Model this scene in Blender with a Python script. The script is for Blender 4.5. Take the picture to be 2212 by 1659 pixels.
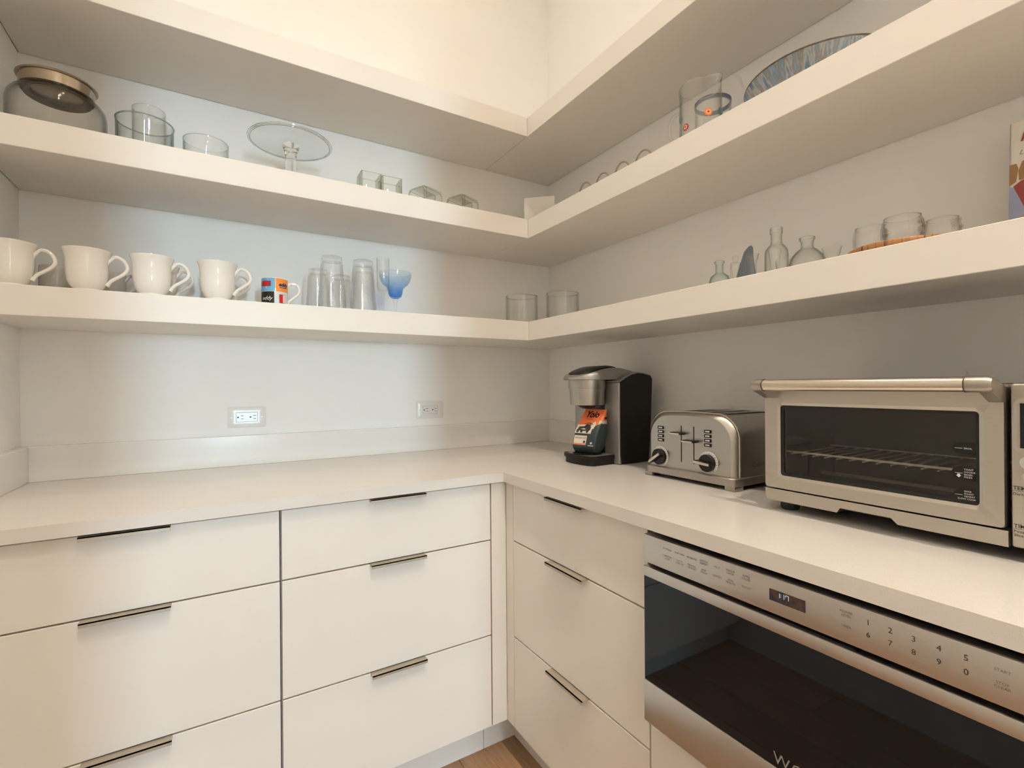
import bpy, bmesh, math, random
from mathutils import Vector, Matrix, noise as mnoise
random.seed(7)
for o in list(bpy.data.objects): bpy.data.objects.remove(o, do_unlink=True)
SC = bpy.context.scene
COL = SC.collection
PI = math.pi
R = math.radians

# ------------------------------------------------------------------ camera
F_PX, CX, CY, CZ, YAW, ROLL, CYPX = 1046.48, -1.4209, -1.9778, 1.1903, 0.5452, -0.0076, 832.27
cam_d = bpy.data.cameras.new('camera'); cam = bpy.data.objects.new('camera', cam_d); COL.objects.link(cam)
fw = Vector((math.sin(YAW), math.cos(YAW), 0)); rt = Vector((math.cos(YAW), -math.sin(YAW), 0)); up = Vector((0, 0, 1))
rt2 = rt*math.cos(ROLL) + up*math.sin(ROLL); up2 = up*math.cos(ROLL) - rt*math.sin(ROLL)
M = Matrix((rt2, up2, -fw)).transposed().to_4x4(); M.translation = (CX, CY, CZ)
cam.matrix_world = M
cam_d.sensor_fit = 'HORIZONTAL'; cam_d.sensor_width = 36; cam_d.lens = F_PX*36/2212
cam_d.shift_y = (CYPX - 829.5)/2212; cam_d.clip_start = 0.02
SC.camera = cam

# ------------------------------------------------------------------ world, light, exposure
SC.view_settings.view_transform = 'Standard'; SC.view_settings.look = 'None'
SC.view_settings.gamma = 1; SC.view_settings.use_curve_mapping = False
SC.view_settings.exposure = 0.12
W = bpy.data.worlds.new('world'); SC.world = W; W.use_nodes = True
W.node_tree.nodes['Background'].inputs[0].default_value = (.75, .87, 1, 1)
W.node_tree.nodes['Background'].inputs[1].default_value = 0.6
SC.cycles.max_bounces = 10; SC.cycles.diffuse_bounces = 8; SC.cycles.glossy_bounces = 3
SC.cycles.transmission_bounces = 6; SC.cycles.transparent_max_bounces = 20; SC.cycles.use_light_tree = False
SC.cycles.use_adaptive_sampling = True; SC.cycles.adaptive_threshold = .12; SC.cycles.adaptive_min_samples = 16
SC.cycles.caustics_reflective = False; SC.cycles.caustics_refractive = False
SC.cycles.use_denoising = True; SC.cycles.sample_clamp_indirect = 4.0

def area(name, loc, rot, sx, sy, power, color, spread=180):
    l = bpy.data.lights.new(name, 'AREA'); l.shape = 'RECTANGLE'; l.size = sx; l.size_y = sy
    l.energy = power; l.color = color; l.spread = R(spread)
    o = bpy.data.objects.new(name, l); COL.objects.link(o); o.location = loc; o.rotation_euler = rot
    return o
DAY = (.58, .845, 1.0)
# daylight from the window at the far end of the passage behind the camera
area('window_daylight', (-1.17, -13.95, 1.45), (R(90), 0, 0), .56, 2.2, 620, DAY)
area('passage_side_fill', (.38, -8.2, 1.5), (0, R(90), 0), 2.0, 2.6, 130, DAY)   # added unseen side light, brightens the passage for glass reflections
LAMP_COL = (1.0, .875, .715)
LAMP_W = 6.0; FILL_W = 15.5; PASSAGE_FILL_W = 40  # the last two powers drive ceiling lamps added as fill

# ------------------------------------------------------------------ materials
MATS = {}
def nodes(name):
    m = bpy.data.materials.new(name); m.use_nodes = True
    nt = m.node_tree; nt.nodes.clear()
    out = nt.nodes.new('ShaderNodeOutputMaterial'); MATS[name] = m
    return m, nt, out
def pbsdf(nt, out, col, rough=.5, metal=0, **kw):
    b = nt.nodes.new('ShaderNodeBsdfPrincipled')
    b.inputs['Base Color'].default_value = (*col, 1); b.inputs['Roughness'].default_value = rough; b.inputs['Metallic'].default_value = metal
    for k, v in kw.items(): b.inputs[k.replace('_', ' ')].default_value = v
    nt.links.new(b.outputs[0], out.inputs[0]); return b
def coord(nt, kind='Object', scale=(1, 1, 1)):
    tc = nt.nodes.new('ShaderNodeTexCoord'); mp = nt.nodes.new('ShaderNodeMapping'); mp.inputs['Scale'].default_value = scale
    nt.links.new(tc.outputs[kind], mp.inputs[0]); return mp
def noise(nt, mp, scale, detail=3, rough=.5):
    n = nt.nodes.new('ShaderNodeTexNoise'); n.inputs['Scale'].default_value = scale; n.inputs['Detail'].default_value = detail; n.inputs['Roughness'].default_value = rough
    nt.links.new(mp.outputs[0], n.inputs['Vector']); return n
def ramp(nt, fac, stops):
    r = nt.nodes.new('ShaderNodeValToRGB'); e = r.color_ramp.elements
    while len(e) < len(stops): e.new(.5)
    for x, (p, c) in zip(e, stops): x.position = p; x.color = (*c, 1)
    nt.links.new(fac, r.inputs[0]); return r
def bump(nt, fac, b, strength, dist=.001):
    n = nt.nodes.new('ShaderNodeBump'); n.inputs['Strength'].default_value = strength; n.inputs['Distance'].default_value = dist
    nt.links.new(fac, n.inputs['Height']); nt.links.new(n.outputs[0], b.inputs['Normal'])
def plain(name, col, rough=.5, metal=0, var=0, vscale=20, bmp=0, bscale=200, **kw):
    m, nt, out = nodes(name); b = pbsdf(nt, out, col, rough, metal, **kw)
    mp = coord(nt)
    if var:
        n = noise(nt, mp, vscale); r = ramp(nt, n.outputs[0], [(.3, tuple(c*(1-var) for c in col)), (.7, tuple(min(1, c*(1+var)) for c in col))])
        nt.links.new(r.outputs[0], b.inputs['Base Color'])
    if bmp: bump(nt, noise(nt, mp, bscale).outputs[0], b, bmp)
    return m
plain('wall_paint', (.87, .86, .84), .85, var=.012, vscale=6, bmp=.08, bscale=260)
plain('laminate', (.755, .72, .675), .38, var=.008, vscale=5, bmp=.02, bscale=400)
plain('cabinet_white', (.77, .735, .685), .34, var=.008, vscale=4)
plain('cabinet_box', (.70, .67, .62), .5)
plain('toe_board', (.74, .72, .69), .45, var=.01)
plain('ceramic_white', (.80, .775, .735), .03, var=.01, vscale=30, bmp=.03, bscale=60)
plain('porcelain_grey', (.55, .53, .49), .15)
plain('outlet_white', (.80, .795, .785), .25)
plain('slot_black', (.012, .011, .01), .5)
plain('nickel', (.44, .385, .31), .42, .4)
plain('quartz_daylit', (.81, .79, .765), .14, var=.01, vscale=300)  # worktop quartz lightened, daylight on the upstand put into the colour
plain('black_plastic', (.012, .011, .011), .32, bmp=.05, bscale=500, Specular_IOR_Level=.3)
plain('charcoal_plastic', (.016, .0145, .0135), .5, bmp=.08, bscale=600, Specular_IOR_Level=.22)
plain('brown_gasket', (.10, .07, .045), .4)
plain('box_white', (.80, .76, .72), .6)
plain('wire_steel', (.36, .33, .29), .35, 1.0)
plain('trim_white', (.82, .80, .77), .45)
plain('sheet_grey', (.55, .53, .5), .6)
plain('ink_dark', (.05, .045, .04), .6)
plain('ink_grey', (.22, .20, .18), .6)
plain('ink_white', (.75, .74, .72), .6)
plain('ink_logo', (.30, .28, .25), .5)
plain('dial_white', (.75, .74, .72), .4)
plain('print_blue', (.16, .40, .66), .2); plain('print_orange', (.86, .29, .05), .2); plain('print_black', (.012, .01, .01), .2)
plain('print_pale', (.62, .72, .73), .2); plain('print_red', (.55, .02, .02), .25); plain('print_navy', (.03, .035, .12), .3); plain('print_pink', (.75, .55, .56), .3)
plain('bag_orange', (.80, .19, .06), .45); plain('bag_cream', (.72, .66, .55), .5); plain('bag_car', (.04, .028, .035), .5); plain('bag_salmon', (.80, .24, .16), .5)
plain('book_cover', (.72, .69, .62), .4); plain('book_pages', (.75, .70, .6), .8)
plain('photo_skin', (.45, .22, .12), .5); plain('photo_hair', (.33, .18, .07), .5); plain('photo_red', (.30, .05, .04), .5); plain('photo_blue', (.30, .33, .48), .5); plain('photo_orange', (.72, .27, .03), .5)
plain('millefiori_orange', (.75, .20, .02), .3); plain('millefiori_cream', (.85, .55, .3), .3); plain('millefiori_red', (.33, .02, .02), .3); plain('millefiori_green', (.10, .22, .19), .3); plain('millefiori_grey', (.2, .21, .25), .3)
plain('key_silver', (.62, .62, .62), .3, .6)
plain('rubber', (.02, .02, .02), .7)
plain('cavity_dark', (.060, .052, .045), .45, .2)
plain('element_quartz', (.55, .52, .48), .3)
plain('chrome', (.75, .73, .70), .15, 1.0)
plain('curtain', (.8, .8, .78), .9)

def steel(name, col, rough, axis=(3, 1, 220), bmp=.10):
    m, nt, out = nodes(name); b = pbsdf(nt, out, col, rough, 1.0)
    mp = coord(nt, 'Object', axis); n = noise(nt, mp, 6, 4, .6)
    r = ramp(nt, n.outputs[0], [(.25, tuple(c*.93 for c in col)), (.75, tuple(min(1, c*1.05) for c in col))])
    nt.links.new(r.outputs[0], b.inputs['Base Color'])
    rr = nt.nodes.new('ShaderNodeMapRange'); rr.inputs[3].default_value = rough*.85; rr.inputs[4].default_value = rough*1.2
    nt.links.new(n.outputs[0], rr.inputs[0]); nt.links.new(rr.outputs[0], b.inputs['Roughness'])
    bump(nt, n.outputs[0], b, bmp, .0004); return m
steel('steel_brushed', (.47, .45, .415), .33)
steel('steel_oven', (.53, .49, .435), .36)
steel('steel_dark', (.20, .18, .155), .40)  # stainless oven housing with its dark reflections put into the colour
plain('gunmetal', (.37, .355, .335), .48, .75, var=.03, vscale=300)
plain('rack_metal', (.85, .83, .79), .3, .15)
steel('steel_panel', (.56, .53, .49), .34)
steel('steel_bar', (.70, .63, .53), .22, (1, 200, 200), .05)
steel('steel_lid', (.40, .325, .25), .25, (1, 1, 220), .06)
steel('grey_metal_paint', (.42, .385, .345), .38, (60, 60, 60), .05)

def glass(name, tint=(.985, .99, .985), edge=(.62, .66, .62), ior=1.45, rough=.02):
    """thin clear glass: see-through, tinted where the wall is met at a slant, mirror by Fresnel"""
    m, nt, out = nodes(name)
    lw = nt.nodes.new('ShaderNodeLayerWeight'); lw.inputs[0].default_value = .5
    pw = nt.nodes.new('ShaderNodeMath'); pw.operation = 'POWER'; pw.inputs[1].default_value = 2.8
    nt.links.new(lw.outputs['Facing'], pw.inputs[0])
    r = ramp(nt, pw.outputs[0], [(0, tint), (1, edge)])
    tr = nt.nodes.new('ShaderNodeBsdfTransparent'); nt.links.new(r.outputs[0], tr.inputs[0])
    gl = nt.nodes.new('ShaderNodeBsdfGlossy'); gl.inputs['Roughness'].default_value = rough
    p5 = nt.nodes.new('ShaderNodeMath'); p5.operation = 'POWER'; p5.inputs[1].default_value = 5; nt.links.new(lw.outputs['Facing'], p5.inputs[0])
    fr = nt.nodes.new('ShaderNodeMath'); fr.operation = 'MULTIPLY_ADD'; f0 = ((ior-1)/(ior+1))**2; fr.inputs[1].default_value = .8-f0; fr.inputs[2].default_value = f0; nt.links.new(p5.outputs[0], fr.inputs[0])
    mx = nt.nodes.new('ShaderNodeMixShader'); nt.links.new(fr.outputs[0], mx.inputs[0]); nt.links.new(tr.outputs[0], mx.inputs[1]); nt.links.new(gl.outputs[0], mx.inputs[2])
    nt.links.new(mx.outputs[0], out.inputs[0]); return m
glass('glass_clear', (.994, .996, .993), (.66, .70, .66))
glass('glass_fine', (.997, .998, .996), (.78, .80, .77))
glass('glass_thick', (.985, .988, .978), (.42, .44, .35))
glass('glass_green', (.975, .983, .977), (.40, .44, .41))
glass('glass_aqua', (.95, .975, .97), (.36, .44, .43))
glass('glass_smoke', (.988, .988, .983), (.45, .45, .42))
glass('plastic_clear', (.998, .998, .998), (.90, .90, .91), 1.5, .08)
glass('glass_edge', (.90, .90, .83), (.62, .63, .52))
glass('glass_pink', (.992, .985, .98), (.86, .79, .74))
glass('oven_glass', (.80, .78, .75), (.6, .58, .56), 1.5, .01)
glass('glass_blue_rim', (.50, .56, .64), (.16, .20, .27))
m = MATS['plastic_clear']; nt = m.node_tree
vo = nt.nodes.new('ShaderNodeTexVoronoi'); vo.inputs['Scale'].default_value = 105; nt.links.new(coord(nt, 'Object', (1, 1, .9)).outputs[0], vo.inputs['Vector'])
bp = nt.nodes.new('ShaderNodeBump'); bp.inputs['Strength'].default_value = .6; bp.inputs['Distance'].default_value = .0018; nt.links.new(vo.outputs[0], bp.inputs['Height'])
for q in nt.nodes:
    if q.type in ('LAYER_WEIGHT', 'BSDF_GLOSSY'): nt.links.new(bp.outputs[0], q.inputs['Normal'])
df = nt.nodes.new('ShaderNodeBsdfDiffuse'); df.inputs[0].default_value = (.86, .86, .87, 1); mx2 = nt.nodes.new('ShaderNodeMixShader'); mx2.inputs[0].default_value = .006
ou = [q for q in nt.nodes if q.type == 'OUTPUT_MATERIAL'][0]; nt.links.new(ou.inputs[0].links[0].from_socket, mx2.inputs[1]); nt.links.new(df.outputs[0], mx2.inputs[2]); nt.links.new(mx2.outputs[0], ou.inputs[0])
# solid clear glass for rims, stems and thick blocks
m, nt, out = nodes('glass_solid'); pbsdf(nt, out, (.97, .98, .96), 0.0, IOR=1.46, Transmission_Weight=1.0)
m, nt, out = nodes('glass_block'); pbsdf(nt, out, (.95, .965, .925), 0.0, IOR=1.46, Transmission_Weight=1.0)
m, nt, out = nodes('glass_rim_dark'); pbsdf(nt, out, (.62, .66, .63), 0.0, IOR=1.46, Transmission_Weight=1.0)
# black oven door glass: opaque, polished
m, nt, out = nodes('black_glass'); pbsdf(nt, out, (.004, .0045, .006), .03, IOR=1.5, Specular_Tint=(.72, .85, 1, 1))
# margarita glass: deep blue cup fading towards a pale rim
m = glass('glass_blue'); nt = m.node_tree
tc = coord(nt, 'Generated'); sx = nt.nodes.new('ShaderNodeSeparateXYZ'); nt.links.new(tc.outputs[0], sx.inputs[0])
rp = ramp(nt, sx.outputs[2], [(0, (.48, .68, .95)), (.35, (.66, .80, .965)), (.62, (.82, .90, .975)), (1, (.93, .955, .98))])
tr = [n for n in nt.nodes if n.type == 'BSDF_TRANSPARENT'][0]; nt.links.new(rp.outputs[0], tr.inputs[0])
# quartz worktop
m, nt, out = nodes('quartz'); b = pbsdf(nt, out, (.70, .67, .63), .20, Specular_IOR_Level=.35)
mp = coord(nt); n = noise(nt, mp, 900, 2); r = ramp(nt, n.outputs[0], [(.30, (.645, .615, .58)), (.48, (.70, .67, .635)), (.75, (.73, .70, .67))]); nt.links.new(r.outputs[0], b.inputs['Base Color'])
# oak planks
for i, (a, c) in enumerate((((.27, .155, .085), (.40, .245, .14)), ((.23, .135, .075), (.35, .21, .12)), ((.30, .175, .10), (.43, .265, .155)))):
    m, nt, out = nodes('oak_%s' % 'abc'[i]); b = pbsdf(nt, out, c, .42)
    mp = coord(nt, 'Object', (14, 1.1, 14)); n = noise(nt, mp, 7, 6, .6); r = ramp(nt, n.outputs[0], [(.3, a), (.7, c)]); nt.links.new(r.outputs[0], b.inputs['Base Color']); bump(nt, n.outputs[0], b, .12)
# wood of the serving board (striped lamination on the rim)
m, nt, out = nodes('board_wood'); b = pbsdf(nt, out, (.42, .20, .08), .4)
mp = coord(nt, 'Object', (1, 60, 1)); n = noise(nt, mp, 4, 3); r = ramp(nt, n.outputs[0], [(.33, (.07, .03, .012)), (.42, (.30, .13, .045)), (.62, (.36, .17, .065)), (.72, (.22, .095, .03))]); nt.links.new(r.outputs[0], b.inputs['Base Color'])
# blue glazed bowl
m, nt, out = nodes('blue_glaze'); b = pbsdf(nt, out, (.3, .4, .5), .08)
tcn = nt.nodes.new('ShaderNodeTexCoord'); sx = nt.nodes.new('ShaderNodeSeparateXYZ'); nt.links.new(tcn.outputs['Object'], sx.inputs[0])
at = nt.nodes.new('ShaderNodeMath'); at.operation = 'ARCTAN2'; nt.links.new(sx.outputs[0], at.inputs[0]); nt.links.new(sx.outputs[1], at.inputs[1])
zz = nt.nodes.new('ShaderNodeMath'); zz.operation = 'MULTIPLY'; zz.inputs[1].default_value = 1.6; nt.links.new(sx.outputs[2], zz.inputs[0])
cb = nt.nodes.new('ShaderNodeCombineXYZ'); nt.links.new(at.outputs[0], cb.inputs[0]); nt.links.new(zz.outputs[0], cb.inputs[2]); n = noise(nt, cb, 6.5, 5, .66)
r = ramp(nt, n.outputs[0], [(.28, (.03, .07, .16)), (.40, (.11, .19, .28)), (.48, (.36, .37, .37)), (.55, (.22, .21, .20)), (.63, (.19, .29, .38)), (.78, (.48, .45, .41))]); nt.links.new(r.outputs[0], b.inputs['Base Color'])
plain('brown_glaze', (.085, .065, .04), .1, var=.3, vscale=60)
# blue grey ribbed cone
m, nt, out = nodes('ribbed_slate'); b = pbsdf(nt, out, (.16, .18, .22), .5)
tcn = nt.nodes.new('ShaderNodeTexCoord'); sx = nt.nodes.new('ShaderNodeSeparateXYZ'); nt.links.new(tcn.outputs['Object'], sx.inputs[0])
at = nt.nodes.new('ShaderNodeMath'); at.operation = 'ARCTAN2'; nt.links.new(sx.outputs[0], at.inputs[0]); nt.links.new(sx.outputs[1], at.inputs[1])
cb = nt.nodes.new('ShaderNodeCombineXYZ'); nt.links.new(at.outputs[0], cb.inputs[0]); n = noise(nt, cb, 14, 3, .7)
r = ramp(nt, n.outputs[0], [(.35, (.07, .08, .10)), (.55, (.17, .19, .24)), (.72, (.36, .38, .42))]); nt.links.new(r.outputs[0], b.inputs['Base Color'])
# coffee bag film: slate green below, orange above
m, nt, out = nodes('bag_film'); b = pbsdf(nt, out, (.05, .08, .09), .42)
tcn = nt.nodes.new('ShaderNodeTexCoord'); sx = nt.nodes.new('ShaderNodeSeparateXYZ'); nt.links.new(tcn.outputs['Object'], sx.inputs[0])
n = noise(nt, coord(nt, 'Object'), 60, 2); ad = nt.nodes.new('ShaderNodeMath'); ad.operation = 'MULTIPLY_ADD'; ad.inputs[1].default_value = .018; nt.links.new(n.outputs[0], ad.inputs[0]); nt.links.new(sx.outputs[2], ad.inputs[2])
r = ramp(nt, ad.outputs[0], [(0, (.030, .046, .050)), (.111, (.032, .05, .054)), (.113, (.62, .58, .50)), (.121, (.62, .58, .50)), (.123, (.80, .19, .06)), (1, (.80, .19, .06))])
r.color_ramp.interpolation = 'LINEAR'; nt.links.new(r.outputs[0], b.inputs['Base Color'])
# lit clock display and digits
m, nt, out = nodes('display_film'); b = pbsdf(nt, out, (.02, .02, .03), .08)
n = noise(nt, coord(nt), 70, 2); r = ramp(nt, n.outputs[0], [(.3, (.015, .02, .06)), (.45, (.03, .025, .035)), (.6, (.09, .045, .015)), (.75, (.02, .025, .07))]); nt.links.new(r.outputs[0], b.inputs['Base Color'])
m, nt, out = nodes('display_digit'); e = nt.nodes.new('ShaderNodeEmission'); e.inputs[0].default_value = (.72, .76, 1, 1); e.inputs[1].default_value = 1.0; nt.links.new(e.outputs[0], out.inputs[0])
m, nt, out = nodes('lamp_lens'); e = nt.nodes.new('ShaderNodeEmission'); e.inputs[0].default_value = (*LAMP_COL, 1); e.inputs[1].default_value = 12; nt.links.new(e.outputs[0], out.inputs[0])

# ------------------------------------------------------------------ mesh helpers
class MB:
    def __init__(s): s.v = []; s.f = []
    def add(s, v, f):
        n = len(s.v); s.v += [tuple(x) for x in v]; s.f += [tuple(i+n for i in q) for q in f]; return s
    def box(s, x0, y0, z0, x1, y1, z1):
        x0, x1 = min(x0, x1), max(x0, x1); y0, y1 = min(y0, y1), max(y0, y1); z0, z1 = min(z0, z1), max(z0, z1)
        return s.add([(x0,y0,z0),(x1,y0,z0),(x1,y1,z0),(x0,y1,z0),(x0,y0,z1),(x1,y0,z1),(x1,y1,z1),(x0,y1,z1)],
                     [(0,3,2,1),(4,5,6,7),(0,1,5,4),(1,2,6,5),(2,3,7,6),(3,0,4,7)])
    def rbox(s, x0, y0, z0, x1, y1, z1, r=.002, seg=2):
        bm = bmesh.new(); t = MB().box(x0, y0, z0, x1, y1, z1)
        vs = [bm.verts.new(q) for q in t.v]; [bm.faces.new([vs[i] for i in q]) for q in t.f]
        bmesh.ops.bevel(bm, geom=list(bm.edges), offset=r, segments=seg, affect='EDGES', profile=.5)
        bm.verts.index_update(); s.add([v.co[:] for v in bm.verts], [[v.index for v in f.verts] for f in bm.faces]); bm.free(); return s
    def lathe(s, prof, n=40, cx=0, cy=0, fn=None):
        """profile of (r, z); r == 0 closes at a pole; fn(r, z, a) -> r"""
        v = []; rings = []
        for (r, z) in prof:
            if r <= 1e-6: rings.append([len(v)]); v.append((cx, cy, z))
            else:
                ring = []
                for k in range(n):
                    a = 2*PI*k/n; rr = fn(r, z, a) if fn else r
                    ring.append(len(v)); v.append((cx+rr*math.cos(a), cy+rr*math.sin(a), z))
                rings.append(ring)
        f = []
        for A, B in zip(rings, rings[1:]):
            for k in range(n):
                j = (k+1) % n
                if len(A) == 1 and len(B) == 1: continue
                if len(A) == 1: f.append((A[0], B[j], B[k]))
                elif len(B) == 1: f.append((A[k], A[j], B[0]))
                else: f.append((A[k], A[j], B[j], B[k]))
        return s.add(v, f)
    def loft(s, rings, cap=True):
        n = len(rings[0]); v = [p for r in rings for p in r]; f = []
        for i in range(len(rings)-1):
            for k in range(n):
                j = (k+1) % n; f.append((i*n+k, i*n+j, (i+1)*n+j, (i+1)*n+k))
        if cap: f.append(tuple(range(n))); f.append(tuple(reversed(range((len(rings)-1)*n, len(rings)*n))))
        return s.add(v, f)
    def prism(s, poly, axis, a, b):
        """poly of 2D points on the two other axes, in order"""
        def P(p, t): return {'x': (t, p[0], p[1]), 'y': (p[0], t, p[1]), 'z': (p[0], p[1], t)}[axis]
        return s.loft([[P(p, a) for p in poly], [P(p, b) for p in poly]])
    def tube(s, pts, r, n=8, closed=False):
        pts = [Vector(p) for p in pts]; m = len(pts); rings = []; prev = None
        for i, p in enumerate(pts):
            t = (pts[(i+1) % m]-pts[i-1]) if closed else (pts[min(i+1, m-1)]-pts[max(i-1, 0)])
            t.normalize()
            if prev is None: u = t.orthogonal().normalized()
            else: u = (prev - t*prev.dot(t)).normalized()
            prev = u; w = t.cross(u); rr = r[i] if isinstance(r, (list, tuple)) else r
            rings.append([tuple(p+(u*math.cos(2*PI*k/n)+w*math.sin(2*PI*k/n))*rr) for k in range(n)])
        if closed: rings.append(rings[0])
        return s.loft(rings, cap=not closed)
    def mesh(s, name, angle=35):
        me = bpy.data.meshes.new(name); bm = bmesh.new()
        vs = [bm.verts.new(q) for q in s.v]
        for q in s.f:
            try: bm.faces.new([vs[i] for i in q])
            except ValueError: pass
        bmesh.ops.remove_doubles(bm, verts=list(bm.verts), dist=1e-6)
        bmesh.ops.recalc_face_normals(bm, faces=list(bm.faces))
        bm.to_mesh(me); bm.free()
        for p in me.polygons: p.use_smooth = True
        me.set_sharp_from_angle(angle=R(angle)); return me
    def build(s, name, mat, parent=None, loc=None, rz=0, angle=35):
        me = s.mesh(name, angle); me.materials.append(MATS[mat]); return put(me, name, parent, loc, rz)
def put(me, name, parent=None, loc=None, rz=0):
    o = bpy.data.objects.new(name, me); COL.objects.link(o)
    if parent: o.parent = parent
    if loc: o.location = loc
    o.rotation_euler.z = rz; return o
def tag(o, label, cat, group=None):
    o['label'] = label; o['category'] = cat
    if group: o['group'] = group
    return o
def thing(name, label, cat, loc, rz=0, group=None):
    o = bpy.data.objects.new(name, None); COL.objects.link(o); o.empty_display_size = .05; o.location = loc; o.rotation_euler.z = rz
    return tag(o, label, cat, group)
def struct(o): o['kind'] = 'structure'; return o
def kids(o): return [c for c in bpy.data.objects if c.parent == o]
def copy_tree(o, parent=None):
    c = o.copy(); COL.objects.link(c); c.parent = parent
    for k in kids(o): copy_tree(k, c)
    return c
def again(o, label, loc, rz=None, group=None, scale=None):
    c = copy_tree(o); c['label'] = label; c.location = loc
    if rz is not None: c.rotation_euler.z = rz
    if group: c['group'] = group
    if scale: c.scale = scale
    return c
def rrect(w, h, r, n=5, cx=0, cy=0):
    pts = []
    for sx, sy, a0 in ((1, 1, 0), (-1, 1, 90), (-1, -1, 180), (1, -1, 270)):
        for k in range(n+1):
            a = R(a0+90*k/n); pts.append((cx+sx*(w/2-r)+r*math.cos(a), cy+sy*(h/2-r)+r*math.sin(a)))
    return pts
def text(body, size, align='CENTER', shear=0, bold=0, spacing=1.0):
    c = bpy.data.curves.new('t', 'FONT'); c.body = body; c.size = size; c.align_x = align; c.align_y = 'CENTER'
    c.shear = shear; c.offset = bold; c.resolution_u = 2; c.space_character = spacing
    o = bpy.data.objects.new('t', c); COL.objects.link(o)
    dg = bpy.context.evaluated_depsgraph_get(); me = bpy.data.meshes.new_from_object(o.evaluated_get(dg))
    v = [(q.co.x, q.co.y) for q in me.vertices]; f = [tuple(p.vertices) for p in me.polygons]
    bpy.data.objects.remove(o); bpy.data.curves.remove(c); bpy.data.meshes.remove(me); return v, f
def decal(name, vf, fn, mat, parent):
    """flat print laid on a surface: fn maps (u, v) to a point"""
    me = bpy.data.meshes.new(name); me.from_pydata([fn(*p) for p in vf[0]], [], [list(q) for q in vf[1]]); me.update()
    me.materials.append(MATS[mat]); return put(me, name, parent)
def lettering(body, size, u, v, y, mat, parent, name='lettering', **kw):
    return decal(name, text(body, size, **kw), lambda a, b: (u+a, y, v+b), mat, parent)
def patch(poly): return (poly, [tuple(range(len(poly)))])
def gridpatch(u0, v0, u1, v1, n=10):
    v = []; f = []
    for i in range(n+1):
        u = u0+(u1-u0)*i/n; v += [(u, v0), (u, v1)]
        if i: f.append((2*i-2, 2*i, 2*i+1, 2*i-1))
    return v, f

# ------------------------------------------------------------------ measures
L = 1.921; CT = .914; CTH = .0294; DC = .65; SD = .356; ST = .0755
Z1, Z2, Z3 = 1.369, 1.7781, 2.1851
T1, T2 = Z1+ST, Z2+ST
CEIL = 4.0; FY = -3.70; HY = -14.0

# ------------------------------------------------------------------ the room
struct(MB().box(-L-.12, 0, 0, .12, .12, CEIL).build('wall_back', 'wall_paint'))
struct(MB().box(0, FY, 0, .12, 0, CEIL).build('wall_right', 'wall_paint'))
struct(MB().box(-L-.12, FY, 0, -L, 0, CEIL).build('wall_left', 'wall_paint'))
DX0, DX1, DH = -1.525, -.785, 2.20
m = MB(); m.box(-L-.12, FY-.12, 0, DX0, FY, CEIL); m.box(DX1, FY-.12, 0, .12, FY, CEIL); m.box(DX0, FY-.12, DH, DX1, FY, CEIL)
struct(m.build('wall_front', 'wall_paint'))
struct(MB().box(-L-.12, FY, CEIL, .12, .12, CEIL+.1).build('ceiling', 'wall_paint'))
m = MB(); m.box(DX0-.07, FY, 0, DX0, FY+.015, DH+.07); m.box(DX1, FY, 0, DX1+.07, FY+.015, DH+.07); m.box(DX0, FY, DH, DX1, FY+.015, DH+.07)
struct(m.build('trim_1', 'trim_white'))
# passage behind
HX0, HX1 = -2.7, .4
struct(MB().box(HX0-.1, HY, 0, HX0, FY-.12, CEIL).build('wall_passage_left', 'wall_paint'))
m = MB(); m.box(HX1, HY, 0, HX1+.1, -9.5, CEIL); m.box(HX1, -6.9, 0, HX1+.1, FY-.12, CEIL); m.box(HX1, -9.5, 2.5, HX1+.1, -6.9, CEIL); m.box(HX1, -9.5, 0, HX1+.1, -6.9, .5)
struct(m.build('wall_passage_right', 'wall_paint'))
w2 = struct(bpy.data.objects.new('window_added', None)); COL.objects.link(w2)  # unseen window added to go with the extra passage light
m = MB(); m.box(HX1+.05, -9.5, .5, HX1+.09, -9.44, 2.5); m.box(HX1+.05, -6.96, .5, HX1+.09, -6.9, 2.5); m.box(HX1+.05, -8.23, .5, HX1+.09, -8.17, 2.5); m.box(HX1+.05, -9.5, .5, HX1+.09, -6.9, .56); m.box(HX1+.05, -9.5, 2.44, HX1+.09, -6.9, 2.5); m.build('window_frame', 'trim_white', w2)
for y0, y1 in ((-9.44, -8.23), (-8.17, -6.96)): MB().box(HX1+.066, y0, .56, HX1+.072, y1, 2.44).build('pane', 'glass_fine', w2)
struct(MB().box(HX0-.1, HY, CEIL, HX1+.1, FY-.12, CEIL+.1).build('ceiling_passage', 'wall_paint'))
WX0, WX1, WZ0, WZ1 = -1.48, -.86, .3, 2.6
m = MB(); m.box(HX0-.1, HY-.12, 0, WX0, HY, CEIL); m.box(WX1, HY-.12, 0, HX1+.1, HY, CEIL); m.box(WX0, HY-.12, WZ1, WX1, HY, CEIL); m.box(WX0, HY-.12, 0, WX1, HY, WZ0)
struct(m.build('wall_passage_end', 'wall_paint'))
wf = thing('window_1', 'white framed window at the far end of the passage', 'window', (0, 0, 0)); del wf['label']; del wf['category']; struct(wf)
m = MB()
for a, b_, c_, d_ in ((WX0, WZ0, WX0+.05, WZ1), (WX1-.05, WZ0, WX1, WZ1), (WX0, WZ0, WX1, WZ0+.05), (WX0, WZ1-.05, WX1, WZ1), (-1.19, WZ0, -1.15, WZ1)): m.box(a, HY-.1, b_, c_, HY-.05, d_)
m.build('window_frame', 'trim_white', wf)
for a, b_ in ((WX0+.05, -1.19), (-1.15, WX1-.05)): MB().box(a, HY-.08, WZ0+.05, b_, HY-.074, WZ1-.05).build('pane', 'glass_fine', wf)
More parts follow.
